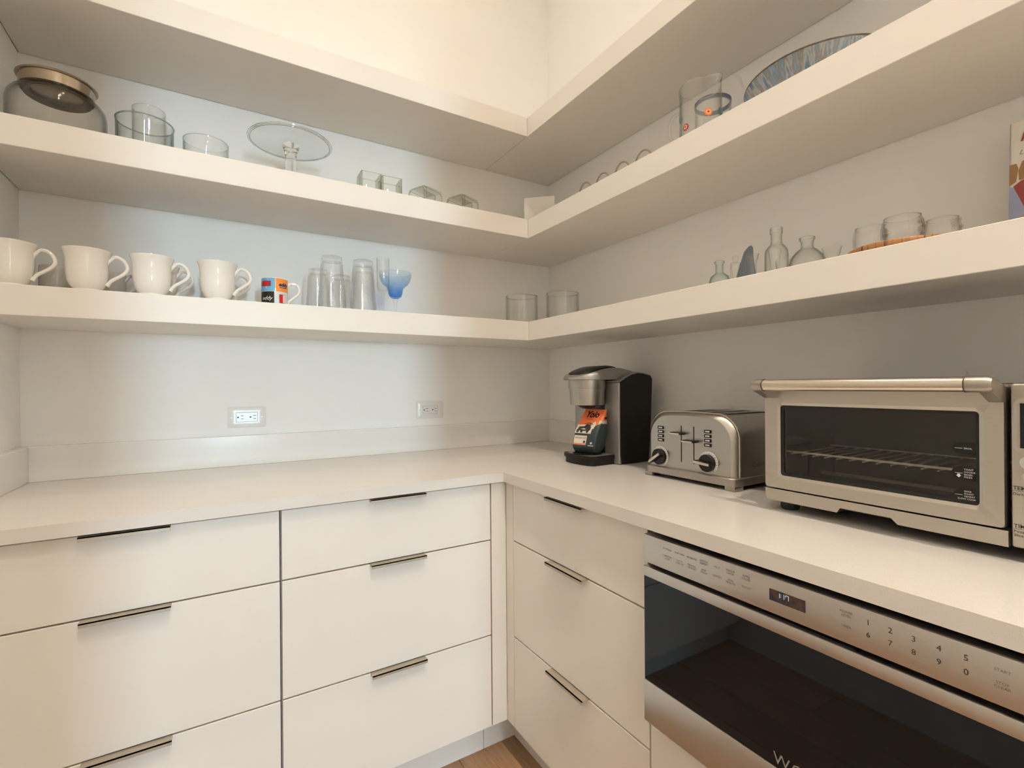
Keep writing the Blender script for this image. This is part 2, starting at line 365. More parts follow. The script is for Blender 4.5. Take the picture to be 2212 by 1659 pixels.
struct(MB().box(HX0-.1, HY-.12, -.03, HX1+.1, FY-.0, 0).build('floor_passage', 'oak_b'))
# floor of oak planks running away from the camera
fl = struct(MB().box(-L, FY, -.03, 0, 0, -.012).build('floor', 'sheet_grey'))
PW = .157; PM = {}
x = -.616 + PW*1; row = 0
while x > -L:
    x0 = max(x-PW, -L); y = -.50 - [.0, .9, .42, 1.25, .2, .75, 1.05, .33, .6][row % 9]*.9 + .0
    ys = [-.45]; 
    while y > FY: ys.append(y); y -= 1.25
    ys.append(FY); ys = sorted(set(ys), reverse=True)
    for a, b_ in zip(ys, ys[1:]):
        if a-b_ < .03: continue
        MB().rbox(x0+.0006, b_+.0006, -.012, x-.0006, a-.0006, 0, .0012, 1).build('plank', 'oak_'+random.choice('abc'), fl)
    x -= PW; row += 1

# recessed ceiling lights
def downlight(label, x, y, w=LAMP_W, spread=125, group='recessed lights in the pantry ceiling'):
    t = thing('recessed_light', label, 'ceiling light', (x, y, CEIL), group=group)
    MB().lathe([(.055, -.004), (.085, -.006), (.088, 0), (.055, 0)], 40).build('trim_ring', 'trim_white', t)
    MB().lathe([(0, -.001), (.052, -.001), (.052, 0), (0, 0)], 32).build('lens', 'lamp_lens', t)
    l = bpy.data.lights.new('downlight_near' if y > -2 else ('downlight_fill' if y > FY else 'passage_fill'), 'AREA'); l.shape = 'DISK'; l.size = .10; l.energy = w; l.color = LAMP_COL; l.spread = R(spread)
    o = bpy.data.objects.new('downlight_lamp', l); COL.objects.link(o); o.parent = t; o.location = (0, 0, -.012)
downlight('recessed ceiling light nearest the back wall', -1.11, -.71)
downlight('second recessed ceiling light from the back wall', -1.08, -1.63)
downlight('added fill light, third in the ceiling from the back wall', -1.08, -2.45, FILL_W, 115)  # unseen lamp added behind the camera to fill the fronts
downlight('added fill light, fourth in the ceiling, closest to the doorway', -1.08, -3.25, FILL_W, 115)  # another unseen lamp added for fill
for k in range(3): downlight('added fill light in the passage ceiling, %s from the doorway' % ('first', 'second', 'third')[k], -1.17, -4.7-2.2*k, PASSAGE_FILL_W, 150, 'added fill lights in the passage ceiling')  # unseen passage lamps added to make the doorway bright

# ------------------------------------------------------------------ floating shelves
for z, w in ((Z1, 'lowest'), (Z2, 'middle'), (Z3, 'top')):
    tag(MB().rbox(-L+.0025, -SD, z, -SD-.0012, -.0025, z+ST, .0012, 1).build('floating_shelf', 'laminate'), f'{w} thick white floating shelf on the wall facing the camera on the left', 'shelf', 'floating shelves')
    tag(MB().rbox(-SD, FY+.001, z, -.0025, -.0025, z+ST, .0012, 1).build('floating_shelf', 'laminate'), f'{w} thick white floating shelf on the right wall, above the appliances', 'shelf', 'floating shelves')

# ------------------------------------------------------------------ worktop
wt = thing('worktop', 'white quartz L-shaped worktop running round the corner under the appliances', 'worktop', (0, 0, 0))
m = MB()
m.prism([(-L+.001, -.001), (-L+.001, -DC), (-DC, -DC), (-DC, FY+.001), (-.001, FY+.001), (-.001, -.001)], 'z', CT-CTH, CT)
m.build('slab', 'quartz', wt)
UB, UH = .0207, .1052
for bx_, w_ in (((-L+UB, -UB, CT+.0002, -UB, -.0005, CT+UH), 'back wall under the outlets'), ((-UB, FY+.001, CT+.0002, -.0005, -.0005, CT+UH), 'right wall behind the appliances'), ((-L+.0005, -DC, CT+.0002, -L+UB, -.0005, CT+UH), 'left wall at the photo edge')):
    tag(MB().rbox(*bx_, .001, 1).build('quartz_upstand', 'quartz_daylit'), 'low white quartz upstand along the '+w_, 'backsplash', 'quartz upstands on the worktop')

# ------------------------------------------------------------------ base cabinets
FRONT = .63
ZS = ((.703, .8785), (.402, .699), (.112, .398))
def pull(parent, cx, z, w=.158):
    m = MB(); m.box(cx-w/2, -.022, z-.0005, cx+w/2, .012, z+.002); m.box(cx-w/2, -.022, z-.007, cx+w/2, -.0195, z+.002)
    m.build('handle', 'nickel', parent)
def base_cabinet(label, loc, rz, width, zs, toe=True, pulls=True, depth=.60):
    """origin at left front bottom, local x along the run, -y to the room"""
    c = thing('base_cabinet', label, 'cabinet', loc, rz, 'white base cabinets with drawers')
    MB().box(.001, .019, .112, width-.001, depth, min(CT-CTH-.001, zs[0][1]+.006)).build('body', 'cabinet_box', c)
    if toe: MB().box(0, .063, 0, width, .079, .112).build('toe_kick', 'toe_board', c)
    for z0, z1 in zs:
        d = MB().rbox(.002, 0, z0, width-.002, .0185, z1, .001, 1).build('drawer_front', 'cabinet_white', c)
        if pulls: pull(d, width/2, z1)
    return c
base_cabinet('white three-drawer base cabinet at the far left, beside the left wall', (-1.8985, -FRONT, 0), 0, .609, ZS)
base_cabinet('white three-drawer base cabinet between the far left one and the inner corner', (-1.2885, -FRONT, 0), 0, .603, ZS)
base_cabinet('white three-drawer base cabinet left of the built-in microwave', (-FRONT, -.673, 0), -PI/2, .563, ZS)
base_cabinet('white base cabinet drawer below the built-in microwave', (-FRONT, -1.2365, 0), -PI/2, .615, ((.112, .462),), pulls=False)
base_cabinet('white base cabinet right of the built-in microwave, by the doorway', (-FRONT, -1.852, 0), -PI/2, .59, ZS)
cf = thing('corner_filler', 'white filler post in the inner corner between the drawer cabinets', 'filler panel', (-.64, -.64, 0))
MB().rbox(-.0435, .010, .112, .0098, .0285, .879, .0008, 1).build('filler_strip', 'cabinet_white', cf)
MB().rbox(.010, -.0335, .112, .0285, .010, .879, .0008, 1).build('filler_strip', 'cabinet_white', cf)
MB().box(-.044, .073, 0, .073, .089, .112).build('toe_kick', 'toe_board', cf)
MB().box(.073, -.033, 0, .089, .089, .112).build('toe_kick', 'toe_board', cf)
tag(MB().rbox(-L+.0005, -FRONT, .112, -1.9, -FRONT+.0185, .8785, .0008, 1).build('end_filler', 'cabinet_white'), 'narrow white filler strip between far left cabinet and left wall', 'filler panel')

# ------------------------------------------------------------------ outlets
def outlet(label, loc, rz, w=.121, h=.0735):
    t = thing('wall_outlet', label, 'outlet', loc, rz, 'double wall outlets')
    fr = MB(); fr.loft([[(a, 0, b) for a, b in rrect(w, h, .004, 3)], [(a, -.003, b) for a, b in rrect(w, h, .004, 3)], [(a, -.0075, b) for a, b in rrect(w-.016, h-.016, .003, 3)], [(a, -.0065, b) for a, b in rrect(w-.052, h-.038, .002, 3)], [(a, -.004, b) for a, b in rrect(w-.053, h-.039, .002, 3)]], True)
    fr.build('cover_plate', 'outlet_white', t)
    ins = MB().rbox(-.0335, -.0078, -.0165, .0335, -.003, .0165, .0012, 1).build('receptacle', 'outlet_white', t)
    for cx in (-.0185, .0205):
        m = MB(); m.box(cx-.001, -.0081, .0045, cx+.0085, -.007, .0063); m.build('slot', 'slot_black', ins)
        m = MB(); m.box(cx, -.0081, -.0065, cx+.0075, -.007, -.0047); m.build('slot', 'slot_black', ins)
        m = MB(); m.lathe([(0, -.0081), (.0028, -.0081), (.0028, -.007), (0, -.007)], 14)
        m.v = [(a+cx-.0095, c, b) for a, b, c in m.v]; m.build('ground_hole', 'slot_black', ins)
    for cx in (-.0485, .0485):
        m = MB(); m.lathe([(0, -.0082), (.0025, -.0082), (.0028, -.0065), (0, -.0065)], 14); m.v = [(a+cx, c, b) for a, b, c in m.v]; m.build('screw', 'outlet_white', t)
    return t
outlet('white double outlet on the back wall between the two left cabinets', (-1.3335, -.0003, 1.0838), 0)
outlet('white double outlet on the back wall nearer the corner', (-.639, -.0003, 1.0875), 0)
outlet('white outlet on the right wall hidden behind the toaster', (-.0003, -1.069, 1.083), -PI/2)

# ------------------------------------------------------------------ built-in drawer microwave
# local frame of things on the right wall: x runs towards the camera's right (world -y), y into the wall, z up
mw = thing('drawer_microwave', 'stainless built-in drawer microwave with black glass door under the worktop', 'microwave', (-.655, -1.244, 0), -PI/2)
MWW = .600
MB().box(.004, .03, .470, MWW-.004, .55, .872).build('body', 'black_plastic', mw)
cp = MB().rbox(0, .002, .8165, MWW, .03, .8745, .0015, 2).build('control_panel', 'steel_panel', mw)
dr = MB().rbox(0, 0, .7875, MWW, .03, .8085, .0015, 2).build('door', 'steel_panel', mw)
MB().rbox(0, 0, .482, MWW, .03, .569, .0015, 2).build('lower_panel', 'steel_panel', dr)
MB().box(.001, .002, .5685, MWW-.001, .03, .788).build('door_glass', 'black_glass', dr)
m = MB(); m.prism([(.252, .8085), (.258, .8115), (.395, .8115), (.40, .8085)], 'y', .004, .03); m.build('finger_pull', 'charcoal_plastic', dr)
dp = MB().box(.274, .0012, .8375, .3305, .01, .8560).build('display', 'display_film', cp)
Y = .0015
def seg(u0, v0, u1, v1): return patch([(u0, v0), (u1, v0), (u1, v1), (u0, v1)])
dig = MB()
for u0, v0, u1, v1 in ((.2905, .846, .2912, .8535), (.2925, .8478, .2935, .8488), (.2925, .8512, .2935, .8522), (.2978, .846, .2985, .8535), (.3005, .850, .3011, .8535), (.3005, .853, .3055, .8536), (.305, .846, .3056, .8535)):
    n0 = len(dig.v); dig.v += [(u0, .0009, v0), (u1, .0009, v0), (u1, .0009, v1), (u0, .0009, v1)]; dig.f.append((n0, n0+1, n0+2, n0+3))
dig.build('clock_digits', 'display_digit', dp)
TX = .0049
for body, u, v in (('SETTINGS', .063, .8585), ('POPCORN', .0935, .8585), ('BEVERAGE', .122, .8585), ('SENSOR\nREHEAT', .149, .8585), ('MELT', .177, .8585), ('SENSOR\nCOOK', .2035, .8585), ('OPEN\nCLOSE', .233, .8585),
                   ('CONTROL\nLOCK', .063, .842), ('AUTO\nDEFROST', .0935, .842), ('MANUAL\nDEFROST', .122, .842), ('KEEP\nWARM', .149, .842), ('SOFTEN', .177, .842), ('ADD\nMINUTE', .2035, .842), ('CLOCK', .233, .842),
                   ('POWER\nLEVEL', .387, .8585), ('TIMER', .387, .8405), ('START', .549, .8575), ('STOP\nCLEAR', .549, .8405)):
    lettering(body, TX, u, v, Y, 'ink_grey', cp)
for k in range(10):
    lettering('1234567890'[k], .0105, .4145+.0257*(k % 5), .8575 if k < 5 else .8405, Y, 'ink_dark', cp)
lettering('WOLF', .026, .318, .584, .0015, 'ink_logo', dr, name='brand_lettering', spacing=1.15)

# ------------------------------------------------------------------ toaster oven
OX = -.38
ov = thing('toaster_oven', 'stainless countertop toaster oven with glass door and long bar handle', 'toaster oven', (OX, -1.346, CT), -PI/2)
OW, OD, OZ0, OZ1 = .53, .30, .0205, .2735
D1 = .3890                       # right edge of the door
h = CT
m = MB(); t_ = .012
m.rbox(0, .03, OZ0, t_, OD, OZ1, .004, 2); m.rbox(0, .03, OZ1-t_, OW, OD, OZ1, .004, 2); m.rbox(0, .03, OZ0, OW, OD, OZ0+t_, .004, 2); m.rbox(D1, .012, OZ0+.002, OW-.001, OD, OZ1-.002, .004, 2); m.box(.004, OD-.012, OZ0, OW-.004, OD, OZ1)
m.build('housing', 'steel_dark', ov)
m = MB(); m.box(t_, OD-.03, OZ0+t_, D1, OD-.0125, OZ1-t_); m.box(t_, .04, OZ0+t_, t_+.004, OD-.03, OZ1-t_); m.box(D1-.004, .04, OZ0+t_, D1, OD-.03, OZ1-t_); m.box(t_, .04, OZ0+t_, D1, OD-.03, OZ0+t_+.004); m.box(t_, .04, OZ1-t_-.004, D1, OD-.03, OZ1-t_)
m.build('cavity', 'cavity_dark', ov)
# crumb-tray plinth with finger notch
pl = [(.004, .022), (.012, .0205)] + [(.146, .0205), (.152, .0305), (.236, .0305), (.246, .0205)] + [(D1, .0205), (D1, .0455), (.001, .0455), (.001, .030)]
MB().prism(pl, 'y', 0, .028).build('lower_front', 'steel_oven', ov)
# door frame with window opening
def frame(parent, name, mat, x0, z0, x1, z1, wx0, wz0, wx1, wz1, y0, y1, r=.006, rw=.006):
    o_ = rrect(x1-x0, z1-z0, r, 5, (x0+x1)/2, (z0+z1)/2); i_ = rrect(wx1-wx0, wz1-wz0, rw, 5, (wx0+wx1)/2, (wz0+wz1)/2)
    i2 = rrect(wx1-wx0+.012, wz1-wz0+.012, rw+.004, 5, (wx0+wx1)/2, (wz0+wz1)/2)
    rings = [[(a, y1, b) for a, b in o_], [(a, y0+.003, b) for a, b in o_], [((x0+x1)/2+(a-(x0+x1)/2)*.994, y0, (z0+z1)/2+(b-(z0+z1)/2)*.99) for a, b in o_], [(a, y0, b) for a, b in i2], [(a, y0+.003, b) for a, b in i_], [(a, y1, b) for a, b in i_]]
    rings.append(rings[0]); return MB().loft(rings, False).build(name, mat, parent, angle=25)
WN = (.034, .0765, .3555, .2285)
dor = frame(ov, 'door', 'steel_oven', 0, .0475, D1-.003, .2725, *WN, 0, .026)
bz = frame(dor, 'window_bezel', 'black_plastic', WN[0], WN[1], WN[2], WN[3], WN[0]+.005, WN[1]+.005, WN[2]-.005, WN[3]-.005, .004, .012, .006, .005)
MB().box(WN[0]+.002, .0085, WN[1]+.002, WN[2]-.002, .0105, WN[3]-.002).build('window_glass', 'oven_glass', dor)
# printed rack tabs on the right edge of the window
for z0, z1, lines in ((.157, .1765, ['BROIL']), (.115, .1365, ['TOAST', 'COOKIE', 'BAGEL', 'PIZZA']), (.0735+.008, .0985, ['BAKE', 'ROAST', 'REHEAT', 'SLOW COOK'])):
    zc = (z0+z1)/2; hh = (z1-z0)/2; pts = [(.353, z0), (.353, z1)] + [(.330+hh*math.cos(a), zc+hh*math.sin(a)) for a in [R(90+18*k) for k in range(11)]]
    tb = decal('rack_tab', patch(pts), lambda a, b: (a, .0082, b), 'black_plastic', dor)
    n = len(lines)
    for k, s_ in enumerate(lines): lettering(s_, .0038, *((.3352, zc+(n-1)*.0021-k*.0042) if len(s_) < 8 else (.3385, zc+(n-1)*.0021-k*.0042)), .0079, 'ink_white', tb, align='LEFT' if len(s_) < 8 else 'CENTER')
    decal('rack_line', patch([(.3235, zc-.0003), (.3335, zc-.0003), (.3335, zc+.0003), (.3235, zc+.0003)]), lambda a, b: (a, .0079, b), 'ink_white', tb)
    if n == 4 and zc > .11: decal('arrow_mark', patch([(.3285, zc-.0075), (.332, zc-.004), (.3302, zc-.004), (.3302, zc-.0015), (.3268, zc-.0015), (.3268, zc-.004), (.325, zc-.004)]), lambda a, b: (a, .0079, b), 'ink_white', tb)
# wire rack and quartz elements
m = MB(); m.box(.014, .055, .1215, D1-.006, .0575, .1255); m.build('rack_front_rail', 'rack_metal', ov)
m = MB(); m.box(.014, OD-.05, .1215, D1-.006, OD-.0475, .1245); m.build('rack_back_rail', 'rack_metal', ov)
for k in range(15):
    xx = .03+k*.0235; MB().tube([(xx, .05, .1185), (xx, .06, .1185), (xx, OD-.05, .1205)], .0014, 6).build('rack_wire', 'rack_metal', ov)
for yy, zz in ((.09, .062), (.20, .062), (.10, .238), (.20, .238)):
    MB().tube([(.02, yy, zz), (D1-.012, yy, zz)], .0045, 10).build('heating_element', 'element_quartz', ov)
# bar handle with cast end brackets
hd = MB().tube([(.036, -.060, .2725), (.3575, -.060, .2725)], .0118, 20).build('handle', 'steel_bar', ov)
for sx, xe, xb in ((1, .012, .036), (-1, .3885, .3575)):
    def ring(x, y, z, ry, rz_): return [(x, y+ry*math.cos(2*PI*k/16), z+rz_*math.sin(2*PI*k/16)) for k in range(16)]
    MB().loft([ring(xb, -.060, .2725, .0125, .0125), ring(xe+sx*.006, -.060, .2725, .0125, .0125), ring(xe, -.060, .2725, .0105, .0105)]).build('handle_end', 'grey_metal_paint', hd)
    MB().tube([(xb-sx*.0008, -.060, .2725), (xb+sx*.0012, -.060, .2725)], .0128, 20).build('handle_collar', 'brown_gasket', hd)
    m = MB(); x0, x1 = sorted((xe+sx*.001, xe+sx*.016)); m.prism([(-.068, .2665), (-.055, .2835), (.0, .268), (.0, .2445), (-.020, .2445), (-.066, .262)], 'x', x0, x1); m.build('handle_bracket', 'grey_metal_paint', hd)
# control panel
c_ = MB(); c_.rbox(D1+.003, 0, .022, OW, .026, .2735, .004, 3); cpo = c_.build('control_panel', 'steel_oven', ov)
lc = frame(cpo, 'screen_surround', 'steel_oven', D1+.0105, .172, OW-.012, .246, D1+.0125, .174, OW-.014, .244, -.0006, .004, .006, .005)
MB().rbox(D1+.0125, -.0003, .174, OW-.014, .004, .244, .0012, 1).build('screen', 'black_glass', cpo)
for bx, bz_, br in ((D1+.0235, .1535, .0105), (OW-.024, .1535, .0105), (D1+.021, .132, .006), (OW-.021, .132, .006)):
    m = MB(); m.lathe([(0, .006), (br*.6, .0058), (br*.95, .004), (br, .0015), (br, 0)], 24); m.v = [(a+bx, -c, b+bz_) for a, b, c in m.v]; m.build('button', 'key_silver', cpo)
for zc, w_ in ((.098, 'dial'), (.043, 'dial')):
    m = MB(); m.lathe([(0, .018), (.014, .018), (.016, .016), (.0175, 0)], 30); m.v = [(a+D1+.085, -c, b+zc) for a, b, c in m.v]; m.build('dial', 'steel_bar', cpo)
lettering('TEMP', .0078, D1+.0052, .1135, -.0004, 'ink_dark', cpo, align='LEFT', bold=.0001)
lettering('Darkness', .0058, D1+.0052, .1045, -.0004, 'ink_dark', cpo, align='LEFT')
lettering('TIME', .0078, D1+.0060, .0555, -.0004, 'ink_dark', cpo, align='LEFT', bold=.0001)
lettering('Pizza Size\nSlices', .0058, D1+.0060, .0445, -.0004, 'ink_dark', cpo, align='LEFT')
for z_ in (.1092, .0512): decal('rule_line', patch([(D1+.0052, z_), (D1+.06, z_), (D1+.06, z_+.0004), (D1+.0052, z_+.0004)]), lambda a, b: (a, -.0004, b), 'ink_dark', cpo)
for fx in (.036, OW-.04):
    for fy in (.035, OD-.04):
        MB().lathe([(0, 0), (.016, 0), (.0185, .004), (.0185, .0215), (0, .0215)], 24, fx, fy).build('foot', 'rubber', ov)

# ------------------------------------------------------------------ toaster
ts = thing('toaster', 'brushed stainless four-slice toaster between coffee maker and toaster oven', 'toaster', (-.285, -1.0665, CT), -PI/2)
def trap(hw, z0, z1, r, n=7):
    """front outline of the toaster, rounded shoulders"""
    p = [(-hw, z0)]
    p += [(-hw+r-r*math.cos(R(90*k/n))+(.006*(math.sin(R(90*k/n)))), z1-r+r*math.sin(R(90*k/n))) for k in range(n+1)]
    p += [(0, z1+.0025)]
    p += [(hw-r+r*math.sin(R(90*k/n))-(.006*(math.cos(R(90*k/n)))), z1-r+r*math.cos(R(90*k/n))) for k in range(n+1)]
    p += [(hw, z0)]; return p
TW = .1465
bd = MB(); secs = []
for y_, hw, z1 in ((-.006, TW-.012, .184), (0, TW-.004, .190), (.006, TW, .193), (.25, TW, .193), (.258, TW-.006, .188)):
    secs.append([(a, y_, b) for a, b in trap(hw, .028, z1, .058)])
bd.loft(secs); bdo = bd.build('body', 'steel_brushed', ts, angle=30)
# raised bead at the front shoulder and the side seam bead
bead = [(a, .012, b) for a, b in trap(TW+.0015, .030, .1945, .058)]
MB().tube(bead, .0028, 8).build('bead', 'steel_bar', bdo)
bs = MB(); pts = rrect(.306, .276, .02, 5, 0, .121)
bs.loft([[(a, b, .0115) for a, b in pts], [(a, b, .030) for a, b in pts], [(a*.985, .121+(b-.121)*.985, .0325) for a, b in pts]]); bso = bs.build('base', 'grey_metal_paint', ts)
for sx in (-1, 1):
    for y0, y1 in ((-.0165, .022), (.221, .2585)):
        x0, x1 = sorted((sx*.152, sx*.122)); MB().rbox(x0, y0, .0, x1, y1, .0125, .003, 2).build('foot', 'grey_metal_paint', bso)
for k in range(4):
    xx = -.080+.0535*k; zt_ = .1955-.0022*min(1, abs(xx)/.085)+.0003; MB().rbox(xx-.013, .045, .1885, xx+.013, .225, zt_, .0004, 1).build('bread_slot', 'slot_black', bdo)
    if k < 3: pass
def cyl_front(m, r, y0, y1, u, v, n=28, ch=.0008):
    t = MB(); t.lathe([(0, -y0), (r-ch, -y0), (r, -y0-ch), (r, -y1), (0, -y1)], n); m.add([(a+u, -c, b+v) for a, b, c in t.v], t.f); return m
FYT = -.0062
for u in (-.0215, .021): MB().rbox(u-.0023, FYT-.0006, .053, u+.0023, FYT+.002, .158, .0018, 2).build('lever_slot', 'slot_black', bdo)
for u, v in ((-.0265, .1355), (.0165, .1165)):
    lv = MB().rbox(u-.0195, -.026, v-.003, u+.0195, -.0068, v+.0035, .0015, 2).build('lever', 'black_plastic', bdo)
    MB().rbox(u-.0205, -.029, v-.0030, u+.0150, -.0258, v+.0018, .001, 2).build('lever_cap', 'steel_bar', lv)
for u in (-.0955, .0665):
    for k in range(4):
        v = .147-.0122*k; bt = MB().rbox(u-.0118, FYT-.0018, v-.0047, u+.0118, FYT+.002, v+.0047, .0018, 2).build('button', 'black_plastic', bdo)
        MB().rbox(u-.0075, FYT-.0030, v-.0020, u+.0065, FYT-.001, v+.0020, .001, 1).build('button_cap', 'key_silver', bt)
        if k < 3: MB().box(u+(.0165 if u < 0 else -.0175), FYT-.0004, v-.0008, u+(.0175 if u < 0 else -.0165), FYT+.001, v+.0008).build('indicator', 'ink_dark', bdo)
for u, v, ang in ((-.0985, .0605, 35), (.067, .0625, -4)):
    ring_ = cyl_front(MB(), .0305, FYT-.0004, FYT+.001, u, v).build('dial_scale', 'dial_white', bdo)
    for k in range(20):
        a = R(-50+280*k/19); c_, s_ = math.cos(a), math.sin(a); r0, r1 = (.0262, .0292) if k % 3 else (.0250, .0292)
        w2 = .0006
        decal('tick_mark', patch([(r0*c_-w2*s_, r0*s_+w2*c_), (r0*c_+w2*s_, r0*s_-w2*c_), (r1*c_+w2*s_, r1*s_-w2*c_), (r1*c_-w2*s_, r1*s_+w2*c_)]), lambda p, q, u=u, v=v: (u+p, FYT-.0008, v+q), 'ink_dark', ring_)
    kn = cyl_front(MB(), .0235, FYT-.012, FYT, u, v, 32, .0015).build('knob', 'black_plastic', bdo)
    g = MB().rbox(-.0285, -.030, -.005, .0215, FYT-.008, .005, .002, 2); ca, sa = math.cos(R(ang)), math.sin(R(ang))
    g.v = [(u+a*ca-c*sa, b, v+a*sa+c*ca) for a, b, c in g.v]; go = g.build('grip', 'black_plastic', kn)
    g = MB().rbox(-.0288, -.0318, -.0036, .0195, -.0298, .0036, .0008, 2); g.v = [(u+a*ca-c*sa, b, v+a*sa+c*ca) for a, b, c in g.v]; g.build('grip_face', 'steel_bar', kn)
decal('brand_lettering', text('Cuisinart', .021), lambda a, b: (TW+.0004, .105+a, .062+b), 'ink_grey', bdo)
pc = MB().tube([(-.10, .262, .035), (-.15, .262, .045), (-.166, .20, .05), (-.163, .10, .034), (-.166, .05, .006), (-.168, .15, .005), (-.165, .24, .006)], .0036, 8).build('power_cord', 'black_plastic', ts)

# ------------------------------------------------------------------ coffee maker
cm = thing('coffee_maker', 'grey and black single-cup coffee maker with drip tray in the corner', 'coffee maker', (-.2425, -.628, CT), -PI/2)
HWD = .121
# side profile: y from front (0) to back (.155)
def topz(y): return .284+.034*math.sin(min(1, max(0, (y+.004)/.10))*PI/2)-.012*max(0, (y-.075)/.08)**2
prof = [(.004, .002)] + [(.0, .03), (0, .284)] + [(y_, topz(y_)) for y_ in (.004, .012, .024, .04, .06, .085, .11, .135, .150)] + [(.158, .296), (.150, .15), (.137, .002)]
bo = MB().prism(prof, 'x', -HWD+.004, HWD-.004).build('body', 'black_plastic', cm, angle=40)
for sx in (-1, 1):
    pr2 = [(p[0]*.985+.0012, p[1]*.992+.001) for p in prof]
    x0, x1 = sorted((sx*(HWD-.0042), sx*HWD)); MB().prism(pr2, 'x', x0, x1).build('side_panel', 'charcoal_plastic', bo, angle=40)
    x0, x1 = sorted((sx*.047, sx*(HWD-.001)))
    MB().rbox(x0, -.005, .0015, x1, .012, .2835, .004, 3).build('front_panel', 'gunmetal', bo)
    sec = []
    for y_ in (-.005, -.003, .003, .012, .024, .04, .06, .085, .11, .135, .152):
        z = topz(max(y_, 0))+.003; sec.append([(x0, y_, .2845), (x1, y_, .2845), (x1, y_, max(.286, z-.005)), (x1-sx*0-(.004 if sx > 0 else 0), y_, max(.287, z)), (x0+(.004 if sx < 0 else 0), y_, max(.287, z)), (x0, y_, max(.286, z-.005))])
    MB().loft(sec).build('top_cap', 'gunmetal', bo, angle=40)
# recess behind the cup
MB().rbox(-.046, -.002, .03, .046, .004, .284, .001, 1).build('recess_panel', 'black_plastic', bo)
for u in (-.040, -.034): MB().rbox(u-.0012, -.004, .03, u+.0012, -.001, .21, .0004, 1).build('recess_rib', 'gunmetal', bo)
# brew head drum
hc = -.056; HX = .015
MB().lathe([(0, .262), (.0655, .262), (.0665, .264), (.0665, .293), (0, .293)], 48, HX, hc).build('brew_collar', 'steel_brushed', cm)
MB().lathe([(0, .205), (.059, .205), (.0605, .207), (.0635, .2635), (0, .2635)], 48, HX, hc).build('brew_head', 'steel_brushed', cm)
MB().lathe([(0, .192), (.018, .192), (.042, .206), (0, .206)], 32, HX, hc).build('spout_funnel', 'black_plastic', cm)
# hood over the brew head, rising to the back
sec = []
for k in range(15):
    t = k/14; y_ = hc-.085+.0005+t*.245; d_ = y_-hc
    w = math.sqrt(max(0, .085**2-d_**2))*.95 if d_ < 0 else .081-.006*min(1, d_/.1)
    w = max(w, .012); zt = .302+.034*math.sin(min(1, t/.72)*PI/2)-.016*max(0, (t-.62)/.38)**2
    sec.append([(HX+q_, y_, z_) for q_, z_ in ((-w, .2935), (w, .2935), (w, zt-.009), (w*.93, zt-.001), (w*.6, zt+.001), (0, zt+.002), (-w*.6, zt+.001), (-w*.93, zt-.001), (-w, zt-.009))])
MB().loft(sec).build('hood', 'gunmetal', cm, angle=50)
sec = []
for k in range(11):
    t = .10+.62*k/10; y_ = hc-.085+t*.245; w = .058*math.sin(min(1, (t-.06)/.16)*PI/2)*(1-.25*max(0, (t-.4)/.4)); zt = .302+.034*math.sin(min(1, t/.72)*PI/2)-.016*max(0, (t-.62)/.38)**2
    lift = .0075*math.sin(PI*min(1, (.74-t)/.64*1.0+.02)) if k else .004
    sec.append([(HX+q_, y_, z_) for q_, z_ in ((-w, zt-.004), (w, zt-.004), (w, zt+.003+lift*.4), (w*.8, zt+.004+lift), (-w*.8, zt+.004+lift), (-w, zt+.003+lift*.4))])
lid = MB().loft(sec).build('lid', 'black_plastic', cm, angle=50)
for k in range(4): MB().lathe([(0, .331), (.006, .331), (.0068, .3285), (0, .3285)], 16, HX-.03+.02*k, hc+.03).build('key', 'charcoal_plastic', lid)
# drip tray
def tray(s=1, w=.080, yb=.0, yf=-.122, HX=.018):
    pts = [(HX+w*s, yb)]
    for k in range(13):
        a = R(-90+180*k/12); pts.append((HX-w*s*math.sin(a), yf*s*.80-abs(yf)*.20*s*math.cos(a)))
    return pts + [(HX-w*s, yb)]
tp = tray(); tl = tray(.955)
tr_ = MB().loft([[(a, b, .0005) for a, b in tl], [(a, b, .020) for a, b in tl], [(a, b, .0205) for a, b in tp], [(a, b, .0325) for a, b in tp]]).build('drip_tray', 'charcoal_plastic', cm)
gp = tray(.90); MB().prism(gp, 'z', .0325, .0332).build('tray_rim', 'gunmetal', tr_)
MB().lathe([(0, .0331), (.052, .0331), (.054, .0342), (0, .0342)], 36, .018, -.060).build('grate', 'black_plastic', tr_)
for k in range(9):
    u = -.048+.012*k; hl = math.sqrt(.052**2-u*u) if abs(u) < .052 else .01
    hl *= .94; MB().rbox(.018+u-.0016, -.060-hl, .0342, .018+u+.0016, -.060+hl, .0362, .0006, 1).build('grate_bar', 'charcoal_plastic', tr_)

# coffee bag standing on the tray, leaning back
BZ = CT+.0366
bag = thing('coffee_bag', 'orange and slate green bag of coffee standing on the coffee maker tray', 'coffee bag', (-.306, -.650, BZ), -PI/2+R(16))
def bag_sec(z):
    t = z/.152
    d = .036*(math.sin(min(1, (t+.10)/.32)*PI/2)) if t < .45 else .036*max(.05, 1-((t-.45)/.55)**1.3)
    w = (.049 if t > .12 else .044+.005*t/.12)*(1-.10*max(0, t-.5)/.5)
    return w, d, .022*t + (.014*max(0, t-.55)), .020*t
def bag_front(z):
    w, d, yo, xo = bag_sec(z); return yo-d
secs = []
for k in range(20):
    z = .152*k/19; w, d, yo, xo = bag_sec(z); r = min(d*.95, .010+.0*z)
    secs.append([(a+xo, b+yo, z) for a, b in rrect(2*w, 2*d, min(r, d*.98), 4)])
bgo = MB().loft(secs).build('pouch', 'bag_film', bag, angle=60)
def onbag(u, v): w, d, yo, xo = bag_sec(v); return (u+xo, yo-d-.0006, v)
def onbag2(u, v): w, d, yo, xo = bag_sec(v); return (u+xo, yo-d-.0010, v)
